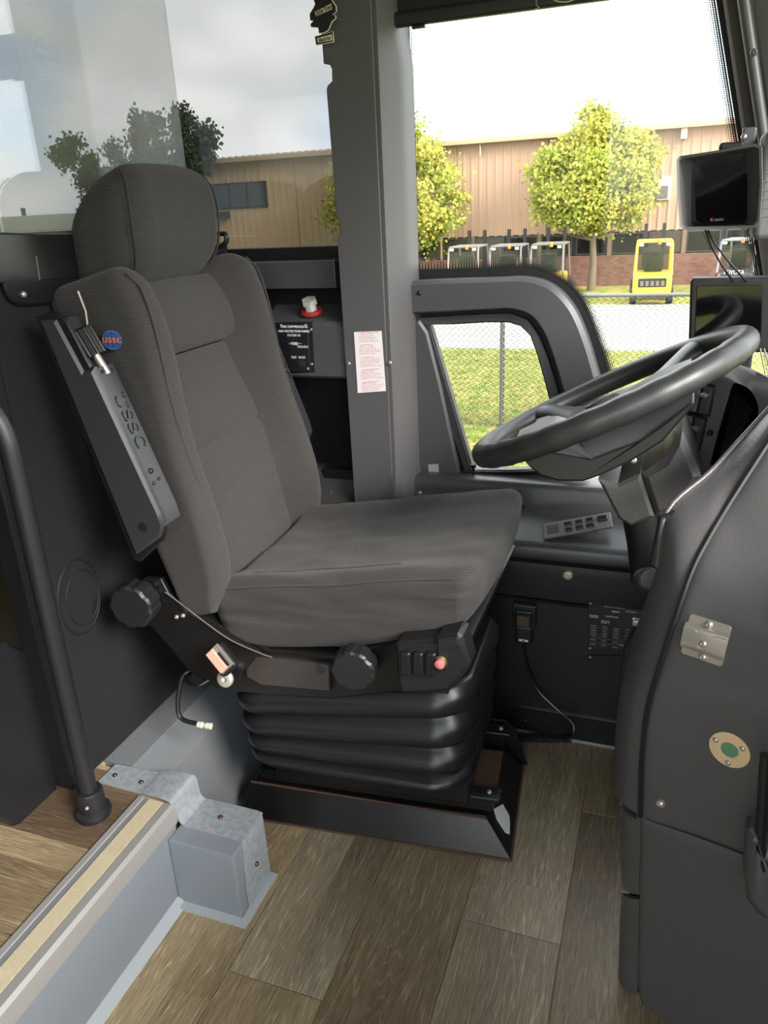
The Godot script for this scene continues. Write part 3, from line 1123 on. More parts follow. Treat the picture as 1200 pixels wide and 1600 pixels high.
func oak() -> void:
	var rng := RandomNumberGenerator.new()
	rng.seed = 17
	var base := Vector3(-20.6, -1.5, -28.4)
	var root := thing("oak_tree", "dark sparse oak with spreading limbs behind the headrest, seen through the tinted glass", "tree", base)
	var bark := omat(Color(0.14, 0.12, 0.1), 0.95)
	var b := MB.new()
	b.tube([base, base + Vector3(-0.1, 2.4, 0), base + Vector3(0.1, 3.8, 0)], [0.28, 0.2, 0.14], 10)
	part("trunk", b, bark, root)
	b = MB.new()
	var s := base + Vector3(0.0, 3.6, 0)
	var tips := [Vector3(-24.3106, 4.4061, -28.4), Vector3(-23.6105, 4.5965, -28.4), Vector3(-23.1917, 3.9036, -28.4), Vector3(-22.5897, 3.4363, -28.4), Vector3(-22.1019, 3.4796, -28.4), Vector3(-21.1217, 4.1244, -28.4), Vector3(-20.5704, 4.8888, -28.4), Vector3(-20.0148, 5.1173, -28.4), Vector3(-19.4961, 5.033, -28.4), Vector3(-19.0016, 4.8398, -28.4), Vector3(-18.6113, 5.076, -28.4), Vector3(-18.188, 5.1966, -28.4), Vector3(-17.796, 4.7939, -28.4), Vector3(-17.5363, 4.2673, -28.4), Vector3(-16.9994, 4.45, -28.4), Vector3(-16.9143, 4.0694, -28.4), Vector3(-17.3279, 3.7628, -28.4), Vector3(-17.8316, 3.66, -28.4), Vector3(-18.5291, 3.8405, -28.4), Vector3(-19.3893, 3.9875, -28.4), Vector3(-20.1133, 4.1269, -28.4), Vector3(-20.6437, 3.7448, -28.4), Vector3(-19.8024, 3.6923, -28.4), Vector3(-19.0123, 3.5972, -28.4), Vector3(-21.1568, 3.4948, -28.4), Vector3(-23.252, 2.9402, -28.4), Vector3(-23.2653, 3.3062, -28.4), Vector3(-24.0627, 4.0783, -28.4), Vector3(-18.1896, 4.1338, -28.4)]
	var clus := []
	for t in tips:
		var m: Vector3 = s.lerp(t, 0.5) + Vector3(0, -0.25 + rng.randf() * 0.3, rng.randf_range(-0.4, 0.4))
		var e: Vector3 = t + Vector3(0, 0, rng.randf_range(-0.9, 0.9))
		b.tube([s + Vector3(0, rng.randf_range(-0.6, 0.3), 0), m, e], [0.075, 0.045, 0.015], 6)
		clus.append([e, 0.32])
		clus.append([m.lerp(e, 0.75) + Vector3(rng.randfn(), rng.randfn(), rng.randfn()) * 0.18, 0.3])
	stuff(part("branches", b, bark, root))
	var where := []
	var tint := []
	for i in 9000:
		var c: Array = clus[rng.randi() % clus.size()]
		var q: Vector3 = c[0] + Vector3(rng.randfn(), rng.randfn() * 0.75, rng.randfn()) * c[1] * 0.66
		where.append(Transform3D(Basis(Vector3(rng.randfn(), rng.randfn(), rng.randfn()).normalized(), rng.randf() * TAU).scaled(Vector3.ONE * rng.randf_range(0.7, 1.3)), q - base))
		tint.append(Color(0.045, 0.06, 0.025).lerp(Color(0.09, 0.12, 0.045), rng.randf()))
	many("foliage", leaf_mesh(0.14), leaf_mat(), where, root, tint)

func wheel_at(c: Vector3, r: float, w: float, parent: Node) -> void:
	var b := MB.new()
	b.lathe([Vector2(r * 0.55, -w / 2), Vector2(r * 0.92, -w / 2), Vector2(r, -w * 0.32), Vector2(r, w * 0.32), Vector2(r * 0.92, w / 2), Vector2(r * 0.55, w / 2)], Transform3D(Basis(Vector3.UP, Vector3.RIGHT, Vector3.FORWARD), c), 20)
	var o := part("tyre", b, omat(Color(0.2, 0.2, 0.2), 0.9), parent)
	b = MB.new()
	b.lathe([Vector2(0, -w * 0.4), Vector2(r * 0.55, -w * 0.42), Vector2(r * 0.55, w * 0.42), Vector2(0, w * 0.4)], Transform3D(Basis(Vector3.UP, Vector3.RIGHT, Vector3.FORWARD), c), 14)
	part("rim", b, omat(Color(0.5, 0.48, 0.44), 0.6), o)

func forklift(at: Vector3, body: Color, guard: Color, label: String, turn := 0.0, worn := false) -> Node3D:
	var root := thing("forklift", label, "forklift", at, "")
	var o := at
	var paint := mat(body, 0.45)
	var gd := mat(guard, 0.45)
	var dark := omat(Color(0.09, 0.09, 0.09), 0.6)
	# counterweight facing the camera
	var b := MB.new()
	b.rbox(o + Vector3(0, 0.56, 0.1), Vector3(1.06, 0.52, 0.5), 0.1, 3, Basis(), 2)
	b.rbox(o + Vector3(0, 0.66, -0.5), Vector3(0.98, 0.42, 1.0), 0.06, 2)
	part("counterweight", b, paint, root)
	b = MB.new()
	b.rbox(o + Vector3(0, 0.62, 0.33), Vector3(0.78, 0.26, 0.06), 0.1, 3)
	var gr := part("radiator_opening", b, dark, root)
	b = MB.new()
	for k in 5:
		b.rbox(o + Vector3(-0.28 + k * 0.14, 0.6, 0.36), Vector3(0.09, 0.14, 0.03), 0.02, 2)
	part("grille", b, omat(Color(0.45, 0.42, 0.38), 0.5), gr)
	b = MB.new()
	b.rbox(o + Vector3(0, 0.28, 0.08), Vector3(0.82, 0.26, 0.46), 0.03, 2)
	part("chassis", b, M.rust if worn else dark, root)
	for sx: float in [-1, 1]:
		wheel_at(o + Vector3(sx * 0.5, 0.23, 0.0), 0.23, 0.18, root)
		wheel_at(o + Vector3(sx * 0.5, 0.3, -1.25), 0.3, 0.22, root)
	# overhead guard
	for sx: float in [-1, 1]:
		b = MB.new()
		b.tube([o + Vector3(sx * 0.5, 0.8, 0.24), o + Vector3(sx * 0.47, 1.62, 0.12), o + Vector3(sx * 0.46, 1.7, 0.02), o + Vector3(sx * 0.46, 1.7, -1.2), o + Vector3(sx * 0.48, 0.7, -1.5)], 0.035, 8)
		part("guard_post", b, gd, root)
	for k in 5:
		b = MB.new()
		b.box(o + Vector3(0, 1.71, 0.06 - k * 0.3), Vector3(0.94, 0.05, 0.06), 0.01)
		part("guard_bar", b, gd, root)
	b = MB.new()
	b.box(o + Vector3(0, 1.24, 0.17), Vector3(0.84, 0.66, 0.02))
	part("rear_window", b, glass(Color(0.12, 0.15, 0.15), 0.3), root)
	b = MB.new()
	b.rbox(o + Vector3(0, 0.95, -0.45), Vector3(0.5, 0.14, 0.46), 0.04, 2)
	b.rbox(o + Vector3(0, 1.2, -0.24), Vector3(0.46, 0.5, 0.12), 0.05, 2)
	part("operator_seat", b, dark, root)
	for sx: float in [-1, 1]:
		b = MB.new()
		b.box(o + Vector3(sx * 0.26, 1.1, -1.75), Vector3(0.1, 2.1, 0.14), 0.01)
		part("mast_rail", b, dark, root)
		b = MB.new()
		b.box(o + Vector3(sx * 0.26, 0.08, -2.3), Vector3(0.1, 0.05, 1.0), 0.005)
		part("fork", b, dark, root)
	b = MB.new()
	b.lathe([Vector2(0.05, 0), Vector2(0.05, 0.1), Vector2(0.02, 0.14), Vector2(0, 0.14)], Transform3D(Basis(), o + Vector3(0.12, 1.64, 0.16)), 12)
	part("beacon", b, omat(Color(0.9, 0.55, 0.2), 0.4), root)
	for sx: float in [-0.36, 0.36]:
		b = MB.new()
		b.box(o + Vector3(sx, 1.64, 0.18), Vector3(0.12, 0.08, 0.05), 0.01)
		part("work_light", b, omat(Color(0.85, 0.82, 0.75), 0.4), root)
	if turn != 0.0:
		root.rotation.y = turn
	return root

func forklifts() -> void:
	forklift(Vector3(-0.57, -1.48, -24.2), Color(0.88, 0.68, 0.2), Color(0.88, 0.69, 0.22), "yellow forklift seen from behind with a rusty chassis, standing alone before the brick base", 0.04, true)
	forklift(Vector3(-3.62, -1.48, -24.6), Color(0.86, 0.66, 0.16), Color(0.42, 0.395, 0.36), "yellow bodied forklift with a grey overhead guard, beside the maple trunk", 0.0, true)
	var dk := Color(0.16, 0.155, 0.15)
	forklift(Vector3(-4.92, -1.5, -24.8), dk, Color(0.42, 0.4, 0.385), "dark forklift second in the parked row, next to the yellow bodied one")
	forklift(Vector3(-6.3, -1.5, -25.0), dk, Color(0.45, 0.42, 0.4), "dark forklift at the pillar end of the parked row")
	var r := forklift(Vector3(1.75, -1.6, -26.2), Color(0.2, 0.2, 0.2), Color(0.5, 0.5, 0.52), "dark forklift with an orange beacon under the tablet monitor", -0.25)
	org = r.position
	words("TOYOTA", 0.16, Transform3D(Basis(), r.position + Vector3(0, 0.82, 0.36)), M.letters, r)
	# traffic cone by it
	var c := thing("traffic_cone", "orange traffic cone beside the dark forklift", "traffic cone", Vector3(1.2, -1.47, -24.6))
	var b := MB.new()
	b.lathe([Vector2(0.16, 0.03), Vector2(0.12, 0.2), Vector2(0.035, 0.75), Vector2(0.0, 0.76)], Transform3D(Basis(), org), 16)
	part("cone", b, omat(Color(0.95, 0.35, 0.18), 0.6), c)
	b = MB.new()
	b.box(org + Vector3(0, 0.015, 0), Vector3(0.4, 0.03, 0.4), 0.01)
	part("foot", b, omat(Color(0.9, 0.33, 0.17), 0.6), c)

func far_shed() -> void:
	var o := Vector3(-60, -1.5, -62)
	var root := thing("white_trailer_shed", "long low building with a white roof edge on the horizon at the far left", "building", o)
	var b := MB.new()
	b.box(o + Vector3(0, 1.3, 0), Vector3(34, 2.6, 8))
	part("wall", b, omat(Color(0.2, 0.24, 0.22), 0.8), root)
	b = MB.new()
	b.box(o + Vector3(0, 3.35, 0.3), Vector3(35, 1.3, 9), 0.1)
	part("roof", b, omat(Color(0.85, 0.86, 0.83), 0.6), root)
	b = MB.new()
	b.box(o + Vector3(6.0, 1.5, 4.2), Vector3(0.9, 2.2, 0.3), 0.03)
	part("red_door", b, omat(Color(0.6, 0.2, 0.17), 0.6), root)
	b = MB.new()
	b.cyl(o + Vector3(3.5, 4.0, 2), o + Vector3(3.5, 4.7, 2), 0.2, 10)
	part("roof_vent", b, omat(Color(0.3, 0.3, 0.3), 0.6), root)

# paints and plants out of doors, at the tone they have beside the dim cabin
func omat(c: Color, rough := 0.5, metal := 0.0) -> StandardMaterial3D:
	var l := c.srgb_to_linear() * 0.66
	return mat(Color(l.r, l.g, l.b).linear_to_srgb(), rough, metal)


func rear_left() -> void:
	# partition behind the driver, carpeted, with a plastic edge strip
	var b := MB.new()
	b.box(Vector3(PX - 0.02, 0.76, -1.475), Vector3(0.04, 1.07, 0.83), 0.004)
	var wr := struct("wall_rear", b, M.carpet, "black carpeted partition behind the driver's seat")
	b = MB.new()
	b.box(Vector3(PX - 0.022, 0.75, -1.028), Vector3(0.05, 1.05, 0.062), 0.006)
	part("edge_strip", b, M.dark, wr)
	screw(Vector3(PX + 0.003, 0.641, -1.015), Vector3.RIGHT, 0.006, wr, M.dark)
	# embossed round speaker mark in the carpet
	b = MB.new()
	var ring := []
	for i in 32:
		ring.append(Vector3(PX, 0.625 + 0.083 * sin(TAU * i / 32.0), -1.13 + 0.06 * cos(TAU * i / 32.0)))
	b.tube(ring, 0.0028, 6, true)
	ring = []
	for i in 32:
		ring.append(Vector3(PX, 0.62 + 0.062 * sin(TAU * i / 32.0), -1.138 + 0.046 * cos(TAU * i / 32.0)))
	b.tube(ring, 0.0018, 6, true)
	part("speaker_ring", b, M.dark, wr)
	# glass holder with rounded lower corner
	var xf := Transform3D(Basis(Vector3.FORWARD, Vector3.UP, Vector3.RIGHT), Vector3(PX, 0, 0))
	var o := thing("glass_holder", "dark plastic holder plate with a rounded lower corner under the glass partition", "bracket", Vector3(PX, 1.22, -1.4))
	b = MB.new()
	b.prism([Vector2(1.0683, 1.3469), Vector2(1.1238, 1.3447), Vector2(1.3185, 1.3359), Vector2(1.8124, 1.3086), Vector2(1.7792, 1.1696), Vector2(1.4436, 1.1975), Vector2(1.2484, 1.2158), Vector2(1.1481, 1.2192), Vector2(1.1212, 1.2235), Vector2(1.1059, 1.2332), Vector2(1.0981, 1.2473), Vector2(1.0965, 1.2617), Vector2(1.0443, 1.2666)], xf, 0.014, 0.004)
	part("plate", b, M.shiny, o)
	b = MB.new()
	b.prism([Vector2(1.1826, 1.3057), Vector2(1.3109, 1.2953), Vector2(1.2999, 1.2559), Vector2(1.1793, 1.2607)], Transform3D(xf.basis, Vector3(PX + 0.0135, 0, 0)), 0.002, 0.0015)
	part("inset", b, M.shiny, o)
	b = MB.new()
	b.cyl(Vector3(-1.112, 1.3449, -1.0601), Vector3(-1.112, 1.306, -1.8297), 0.006, 10)
	part("rail", b, M.shiny, o)
	screw(Vector3(-1.105, 1.2411, -1.1338), Vector3.RIGHT, 0.006, o, M.steel)
	b = MB.new()
	b.box(Vector3(PX - 0.01, 1.66, -1.3), Vector3(0.006, 0.68, 0.9), 0.001)
	solo("glass_partition", b, M.pane, "tall clear glass pane with a yellow green cast, behind the headrest", "glass panel")
	# lower modesty slab and upper frame at the far left
	b = MB.new()
	b.prism([Vector2(0.8692, 0.6493), Vector2(0.938, 0.6087), Vector2(0.9687, 0.6036), Vector2(1.0177, 0.5498), Vector2(1.0172, 0.4343), Vector2(0.9946, 0.1366), Vector2(0.9255, 0.1783), Vector2(0.883, 0.2172), Vector2(0.7825, 0.3609)], Transform3D(xf.basis, Vector3(-1.2, 0, 0)), 0.04, 0.008)
	solo("door_panel", b, M.panel, "black slab with slanted edges standing on the raised floor beside the grab pole", "panel", 25.0)
	b = MB.new()
	b.box(Vector3(-1.3, 0.75, -0.75), Vector3(0.05, 1.05, 0.6), 0.01)
	solo("modesty_panel", b, M.carpet, "black carpeted upright panel behind the grab pole, above the slanted black slab", "panel")
	# grab pole
	o = thing("grab_pole", "black tubular grab pole with a round foot, standing on the raised floor", "grab pole", Vector3(-1.03, LV, -0.955))
	b = MB.new()
	var c := org
	b.tube(MB.smooth([c + Vector3(0, 0.03, 0), c + Vector3(0, 0.4, 0), c + Vector3(0.001, 0.72, 0), c + Vector3(-0.004, 0.81, 0), c + Vector3(-0.03, 0.862, 0.003), c + Vector3(-0.08, 0.885, 0.006), c + Vector3(-0.2, 0.89, 0.02)], 6), 0.0175, 18)
	part("tube", b, M.dark, o)
	b = MB.new()
	b.lathe([Vector2(0.034, 0), Vector2(0.036, 0.008), Vector2(0.034, 0.016), Vector2(0.0275, 0.02), Vector2(0.0275, 0.058), Vector2(0.025, 0.064), Vector2(0.0175, 0.065)], Transform3D(Basis(), c), 28)
	var ft := part("foot", b, M.dark, o)
	screw(c + Vector3(0.012, 0.04, 0.0255), Vector3(0.3, 0, 1).normalized(), 0.004, ft, M.steel)

func step() -> void:
	# riser below the aisle floor edge with aluminium nosing
	var b := MB.new()
	b.box(Vector3(-0.913, 0.098, -0.05), Vector3(0.06, 0.196, 1.94), 0.003)
	var st := struct("trim_5", b, M.lead, "grey vinyl riser of the step up to the aisle")
	b = MB.new()
	b.prism([Vector2(-0.883, 0.0), Vector2(-0.862, 0.0), Vector2(-0.866, 0.005), Vector2(-0.879, 0.014), Vector2(-0.883, 0.016)], Transform3D(Basis(), Vector3(0, 0, -0.985)), 1.7)
	part("sealant", b, M.caulk, st)
	# box-shaped bump at the end of the riser
	b = MB.new()
	b.box(Vector3(-0.806, 0.085, -1.047), Vector3(0.153, 0.17, 0.124), 0.004)
	var bump_ := struct("trim_6", b, M.lead, "grey vinyl box at the foot of the seat, end of the step")
	b = MB.new()
	b.prism([Vector2(-0.883, -0.985), Vector2(-0.728, -0.985), Vector2(-0.728, -1.11), Vector2(-0.712, -1.11), Vector2(-0.712, -0.968), Vector2(-0.883, -0.968)], Transform3D(Basis(Vector3.RIGHT, Vector3.BACK, Vector3.DOWN), Vector3(0, 0.0, 0)), -0.007)
	part("sealant", b, M.caulk, bump_)
	# nosing
	var o := thing("step_nosing", "aluminium step edge with a beige grit strip", "step edge", Vector3(-0.93, LV, -0.5))
	b = MB.new()
	b.prism([Vector2(-0.972, LV - 0.03), Vector2(-0.972, LV + 0.003), Vector2(-0.969, LV + 0.005), Vector2(-0.957, LV + 0.005), Vector2(-0.955, LV + 0.001), Vector2(-0.907, LV + 0.001), Vector2(-0.905, LV + 0.005), Vector2(-0.888, LV + 0.005), Vector2(-0.881, LV - 0.001), Vector2(-0.879, LV - 0.038), Vector2(-0.884, LV - 0.042)], Transform3D(Basis(), Vector3(0, 0, -1.022)), 1.7)
	part("profile", b, M.alum, o, 25.0)
	b = MB.new()
	b.box(Vector3(-0.925, LV + 0.0025, -0.172), Vector3(0.036, 0.005, 1.7), 0.001)
	part("grit_strip", b, M.grit, o)
	b = MB.new()
	b.box(Vector3(-0.9495, LV + 0.0015, -0.172), Vector3(0.012, 0.003, 1.7))
	part("ribbed_strip", b, M.cove, o)
	# folded metal cap over the corner
	o = thing("metal_corner_cap", "folded galvanised metal cap over the corner of the step, with countersunk screws", "metal cap", Vector3(-0.9, 0.17, -1.07))
	b = MB.new()
	var t := 0.0025
	var prof := [Vector2(-1.085, LV + 0.003), Vector2(-0.985, LV + 0.003), Vector2(-0.965, LV + 0.006), Vector2(-0.935, LV + 0.008), Vector2(-0.903, LV + 0.007), Vector2(-0.889, LV - 0.002), Vector2(-0.882, 0.185), Vector2(-0.872, 0.173), Vector2(-0.855, 0.1725), Vector2(-0.74, 0.1725), Vector2(-0.73, 0.1705), Vector2(-0.7265, 0.163), Vector2(-0.7255, 0.06), Vector2(-0.725, 0.012)]
	var net := []
	for i in prof.size():
		var q: Vector2 = prof[i]
		var z0 := -1.112
		var z1 := -1.028
		if i < 6:
			z0 = -1.095 - 0.004 * i
			z1 = -1.034 + 0.002 * i
		if i > 9:
			z1 = -1.012 if i > 11 else -1.022
			z0 = -1.105
		net.append([Vector3(q.x, q.y, z1), Vector3(q.x, q.y, (z0 + z1) / 2.0), Vector3(q.x, q.y, z0)])
	b.sheet(net, -t, 3)
	part("cap", b, M.galv, o, 50.0)
	var dk := mat(Color(0.42, 0.33, 0.27), 0.35, 0.9)
	for q in [Vector3(-1.06, LV + 0.0045, -1.062), Vector3(-0.99, LV + 0.0045, -1.06), Vector3(-0.807, 0.1745, -1.07)]:
		screw(q, Vector3.UP, 0.005, o, dk)
	screw(Vector3(-0.7235, 0.085, -1.055), Vector3.RIGHT, 0.005, o, dk)
	# grey vinyl cove running behind the seat
	b = MB.new()
	var sec := [Vector2(PX, LV + 0.001), Vector2(-1.045, LV + 0.001), Vector2(-1.04, LV - 0.002), Vector2(-0.985, 0.2), Vector2(-0.975, 0.19), Vector2(-0.93, 0.04), Vector2(-0.915, 0.004), Vector2(-0.86, 0.0), Vector2(-0.86, -0.03), Vector2(PX, -0.03)]
	b.prism(sec, Transform3D(Basis(), Vector3(0, 0, -1.89)), 0.79)
	struct("trim_7", b, M.cove, "sloped grey vinyl cove between the partition and the seat base", 25.0)


func curve(pts: Array, x: float) -> float:
	# smooth value at x of (x, y) pairs in rising x
	if x <= pts[0].x:
		return pts[0].y
	for i in pts.size() - 1:
		if x <= pts[i + 1].x:
			var t: float = (x - pts[i].x) / (pts[i + 1].x - pts[i].x)
			var m0: float = (pts[i + 1].y - pts[maxi(i - 1, 0)].y) / maxf(pts[i + 1].x - pts[maxi(i - 1, 0)].x, 1e-5)
			var m1: float = (pts[mini(i + 2, pts.size() - 1)].y - pts[i].y) / maxf(pts[mini(i + 2, pts.size() - 1)].x - pts[i].x, 1e-5)
			var h: float = pts[i + 1].x - pts[i].x
			return (2 * t * t * t - 3 * t * t + 1) * pts[i].y + (t * t * t - 2 * t * t + t) * h * m0 + (-2 * t * t * t + 3 * t * t) * pts[i + 1].y + (t * t * t - t * t) * h * m1
	return pts[pts.size() - 1].y

func round_knob(at: Vector3, out: Vector3, r: float, deep: float, parent: Node, m: Material) -> void:
	var b := MB.new()
	var poly := []
	for i in 72:
		var a := TAU * i / 72.0
		var rr := r * (1.0 - 0.055 * smoothstep(0.55, 0.95, cos(a * 9.0) * 0.5 + 0.5))
		poly.append(Vector2(cos(a), sin(a)) * rr)
	var x := out.cross(Vector3.UP).normalized() * -1.0
	b.prism(poly, Transform3D(Basis(x, out.cross(x) , out.normalized()), at), deep, r * 0.1)
	var k := part("knob", b, m, parent, 30.0)
	b = MB.new()
	b.cyl(at - out * 0.02, at + out * 0.004, r * 0.45, 16)
	part("spindle", b, M.shiny, k)

func armrest(root: Node, xf: Transform3D, z0: float, sg: float) -> void:
	# side outline in the plane of the backrest (x forward, y up along it); z0 outer face, sg towards the seat
	var b := MB.new()
	var fl := [Vector2(-0.04, 0.652), Vector2(0.005, 0.646), Vector2(0.018, 0.63), Vector2(0.022, 0.615), Vector2(0.028, 0.536), Vector2(0.036, 0.534), Vector2(0.036, 0.24), Vector2(0.03, 0.215), Vector2(0.012, 0.195), Vector2(-0.062, 0.166), Vector2(-0.075, 0.172)]
	b.prism(fl, Transform3D(xf.basis, xf * Vector3(0, 0, z0 + sg * 0.006)), sg * -0.008, 0.002)
	var ar := part("armrest", b, M.shiny, root, 25.0)
	b = MB.new()
	var bd := [Vector2(-0.03, 0.642), Vector2(0.004, 0.632), Vector2(0.012, 0.533), Vector2(0.034, 0.531), Vector2(0.036, 0.25), Vector2(0.032, 0.222), Vector2(0.014, 0.203), Vector2(-0.061, 0.183)]
	b.prism(bd, Transform3D(xf.basis, xf * Vector3(0, 0, z0 + sg * 0.05)), sg * -0.058, 0.005)
	var body := part("armrest_body", b, M.arm, ar, 30.0)
	body.set_meta("label", "dark grey box of the folded up armrest")
	b = MB.new()
	b.cyl(xf * Vector3(-0.012, 0.232, z0 - sg * 0.0094), xf * Vector3(-0.012, 0.232, z0), 0.0095, 20)
	part("plug", b, M.black, ar)
	# ribbed grip on a rod
	var top := xf * Vector3(0.018, 0.605, z0 + sg * 0.028)
	var low := xf * Vector3(0.026, 0.552, z0 + sg * 0.028)
	b = MB.new()
	var poly := []
	for i in 56:
		var rr := 0.0205 * (1.0 if i % 4 < 2 else 0.9)
		poly.append(Vector2(cos(TAU * i / 56.0), sin(TAU * i / 56.0)) * rr)
	var y := (top - low)
	var f := MB.along(low, y)
	b.prism(poly, Transform3D(Basis(f.basis.z, f.basis.x, f.basis.y), low), y.length(), 0.004)
	part("ribbed_grip", b, M.shiny, ar, 20.0)
	b = MB.new()
	b.cyl(xf * Vector3(0.032, 0.515, z0 + sg * 0.028), low, 0.007, 14)
	part("rod", b, M.steel, ar)
	b = MB.new()
	var w0 := xf * Vector3(0.028, 0.6, z0 + sg * 0.034)
	b.tube([w0, xf * Vector3(0.04, 0.63, z0 + sg * 0.034), xf * Vector3(0.046, 0.665, z0 + sg * 0.03)], 0.0018, 6)
	part("cable", b, M.steel, ar)
	# raised lettering and rivets on the front strip
	var lx := facing(xf * Vector3(0.0367, 0.425, z0 + sg * 0.027), -xf.basis.y, Vector3(0, 0, -1))
	words("USSC", 0.034, lx, M.shiny, ar, "raised_lettering", "Droid Serif", false, 0.0012, 1.35)
	for q in [[0.325, 0.021, 0.0055], [0.302, 0.014, 0.0035], [0.305, 0.033, 0.0035], [0.522, 0.015, 0.003], [0.52, 0.037, 0.003]]:
		screw(xf * Vector3(0.036, q[0], z0 + sg * q[1]), xf.basis.x, q[2], ar, M.dark)

func driver_seat() -> void:
	var root := thing("driver_seat", "black ribbed cloth driver's seat with headrest, folded armrests and rubber bellows base", "driver seat", Vector3(-0.58, 0.0, -1.43))
	var an := deg_to_rad(18.7)
	var fb := Vector3(cos(an), sin(an), 0)
	var ub := Vector3(-sin(an), cos(an), 0)
	var xf := Transform3D(Basis(fb, ub, Vector3.BACK), Vector3(-0.82, 0.6, 0.0))
	# side bolsters of the backrest
	var front := [Vector2(-0.02, -0.04), Vector2(0.05, 0.018), Vector2(0.1, 0.042), Vector2(0.18, 0.06), Vector2(0.26, 0.068), Vector2(0.34, 0.073), Vector2(0.44, 0.089), Vector2(0.51, 0.107), Vector2(0.58, 0.122), Vector2(0.64, 0.126), Vector2(0.68, 0.115), Vector2(0.72, 0.1)]
	for sd: float in [1.0, -1.0]:
		var b := MB.new()
		var zc := -1.45 + sd * 0.2
		var fn := func(o: Vector3) -> Vector3:
			var u := o.y + 0.35
			var f := curve(front, u)
			var k := clampf((o.x + 0.11) / 0.22, 0.0, 1.0)
			var inner := clampf(0.5 - sd * o.z / 0.11, 0.0, 1.0)
			var ff := lerpf(-0.1, f, k) - smoothstep(0.35, 1.0, inner) * k * 0.075
			var wide := 0.006 * sin(u * 9.0)
			return Vector3(ff + 0.0, u * 0.985 - 0.012 + (0.012 * k + 0.03 * (1.0 - k)) * smoothstep(0.55, 0.7, u), zc + o.z * (1.0 + 0.15 * (1.0 - smoothstep(0.0, 0.35, u)) + 0.12 * k) + sd * wide + (0.034 * smoothstep(0.25, 0.66, u) if sd < 0.0 else 0.0))
		b.rbox(Vector3.ZERO, Vector3(0.22, 0.7, 0.11), 0.045, 5, Basis(), 14, fn)
		for i in b.p.size():
			b.p[i] = xf * b.p[i]
		b.orient(0)
		var bo := part("side_bolster", b, M.cloth, root, 60.0)
		# seam piping along the bolster
		b = MB.new()
		var line := []
		for i in 22:
			var u := 0.03 + 0.64 * i / 21.0
			line.append(xf * Vector3(curve(front, u) - 0.004 - 0.01 * (1.0 if i == 21 else 0.0), u, zc + sd * 0.037 + (0.034 * smoothstep(0.25, 0.66, u) if sd < 0.0 else 0.0)))
		b.tube(line, 0.0028, 6)
		part("piping", b, M.cloth, bo)
	# middle of the backrest: upper pad, lumbar pads
	for q: Array in [[0.515, 0.664, 0.056, 0.03], [0.318, 0.513, 0.012, 0.026], [-0.02, 0.318, -0.022, 0.01]]:
		var b := MB.new()
		var u0: float = q[0]
		var u1: float = q[1]
		var hh := u1 - u0
		var fn := func(o: Vector3) -> Vector3:
			var u := u0 + o.y + hh / 2.0
			var base := curve([Vector2(-0.05, -0.055), Vector2(0.1, -0.024), Vector2(0.25, -0.004), Vector2(0.36, 0.006), Vector2(0.505, 0.016), Vector2(0.53, 0.045), Vector2(0.6, 0.056), Vector2(0.7, 0.03)], u)
			var k := clampf((o.x + 0.06) / 0.12, 0.0, 1.0)
			var mid := 1.0 - pow(absf(o.z) / 0.18, 2.0)
			return Vector3(lerpf(-0.09, base + 0.014 * mid + 0.0 * q[3], k), u, -1.45 + o.z * (1.0 - 0.1 * u))
		b.rbox(Vector3.ZERO, Vector3(0.12, hh, 0.36), 0.016, 4, Basis(), 8, fn)
		for i in b.p.size():
			b.p[i] = xf * b.p[i]
		b.orient(0)
		part("back_pad", b, M.cloth, root, 60.0)
	# back shell
	var b := MB.new()
	b.rbox(xf * Vector3(-0.1, 0.33, -1.45), Vector3(0.05, 0.66, 0.44), 0.02, 3, xf.basis)
	part("back_shell", b, M.black, root)
	# headrest
	b = MB.new()
	var hfront := [Vector2(0.65, 0.03), Vector2(0.7, 0.082), Vector2(0.76, 0.112), Vector2(0.81, 0.127), Vector2(0.85, 0.128), Vector2(0.9, 0.118)]
	var hfn := func(o: Vector3) -> Vector3:
		var v := o.y / 0.105
		var k := clampf((o.x + 0.09) / 0.18, 0.0, 1.0)
		var u := 0.77 + o.y
		var w := 1.0 - 0.1 * smoothstep(0.25, 1.0, v) * absf(v) - 0.04 * smoothstep(-0.5, -1.0, v) + 0.04 * (1.0 - v * v) + 0.02 * (1.0 - k)
		var back := -0.088 + (u - 0.735) * 0.42 + 0.03 * smoothstep(0.2, 1.0, v)
		var f := lerpf(back, curve(hfront, u), k) + 0.014 * (1.0 - pow(o.z / 0.16, 2.0)) * (2.0 * k - 1.0)
		return Vector3(f, u - 0.008 * (1.0 - k) + 0.006 * (1.0 - pow(o.z / 0.16, 2.0)) * v, -1.45 + o.z * w)
	b.rbox(Vector3.ZERO, Vector3(0.18, 0.21, 0.325), 0.062, 7, Basis(), 6, hfn)
	for i in b.p.size():
		b.p[i] = xf * b.p[i]
	b.orient(0)
	var hd := part("headrest", b, M.cloth, root, 60.0)
	for sd: float in [1.0, -1.0]:
		for wv: float in [0.0, 0.011]:
			b = MB.new()
			var line := []
			for i in 17:
				var v := -0.88 + 1.72 * i / 16.0
				var oo := Vector3(0.09 - 0.012 - wv - 0.05 * pow(maxf(v, 0.0), 6.0) - 0.03 * pow(maxf(-v, 0.0), 6.0), v * 0.105, sd * (0.149 - 0.012 * v * v))
				line.append(xf * hfn.call(oo))
			b.tube(MB.smooth(line, 2), 0.0022, 6)
			part("piping", b, M.cloth, hd)
	b = MB.new()
	for sd: float in [-0.06, 0.06]:
		b.cyl(xf * Vector3(0.01, 0.62, -1.45 + sd), xf * Vector3(0.02, 0.72, -1.45 + sd), 0.006, 10)
	part("headrest_stem", b, M.steel, root)
	b = MB.new()
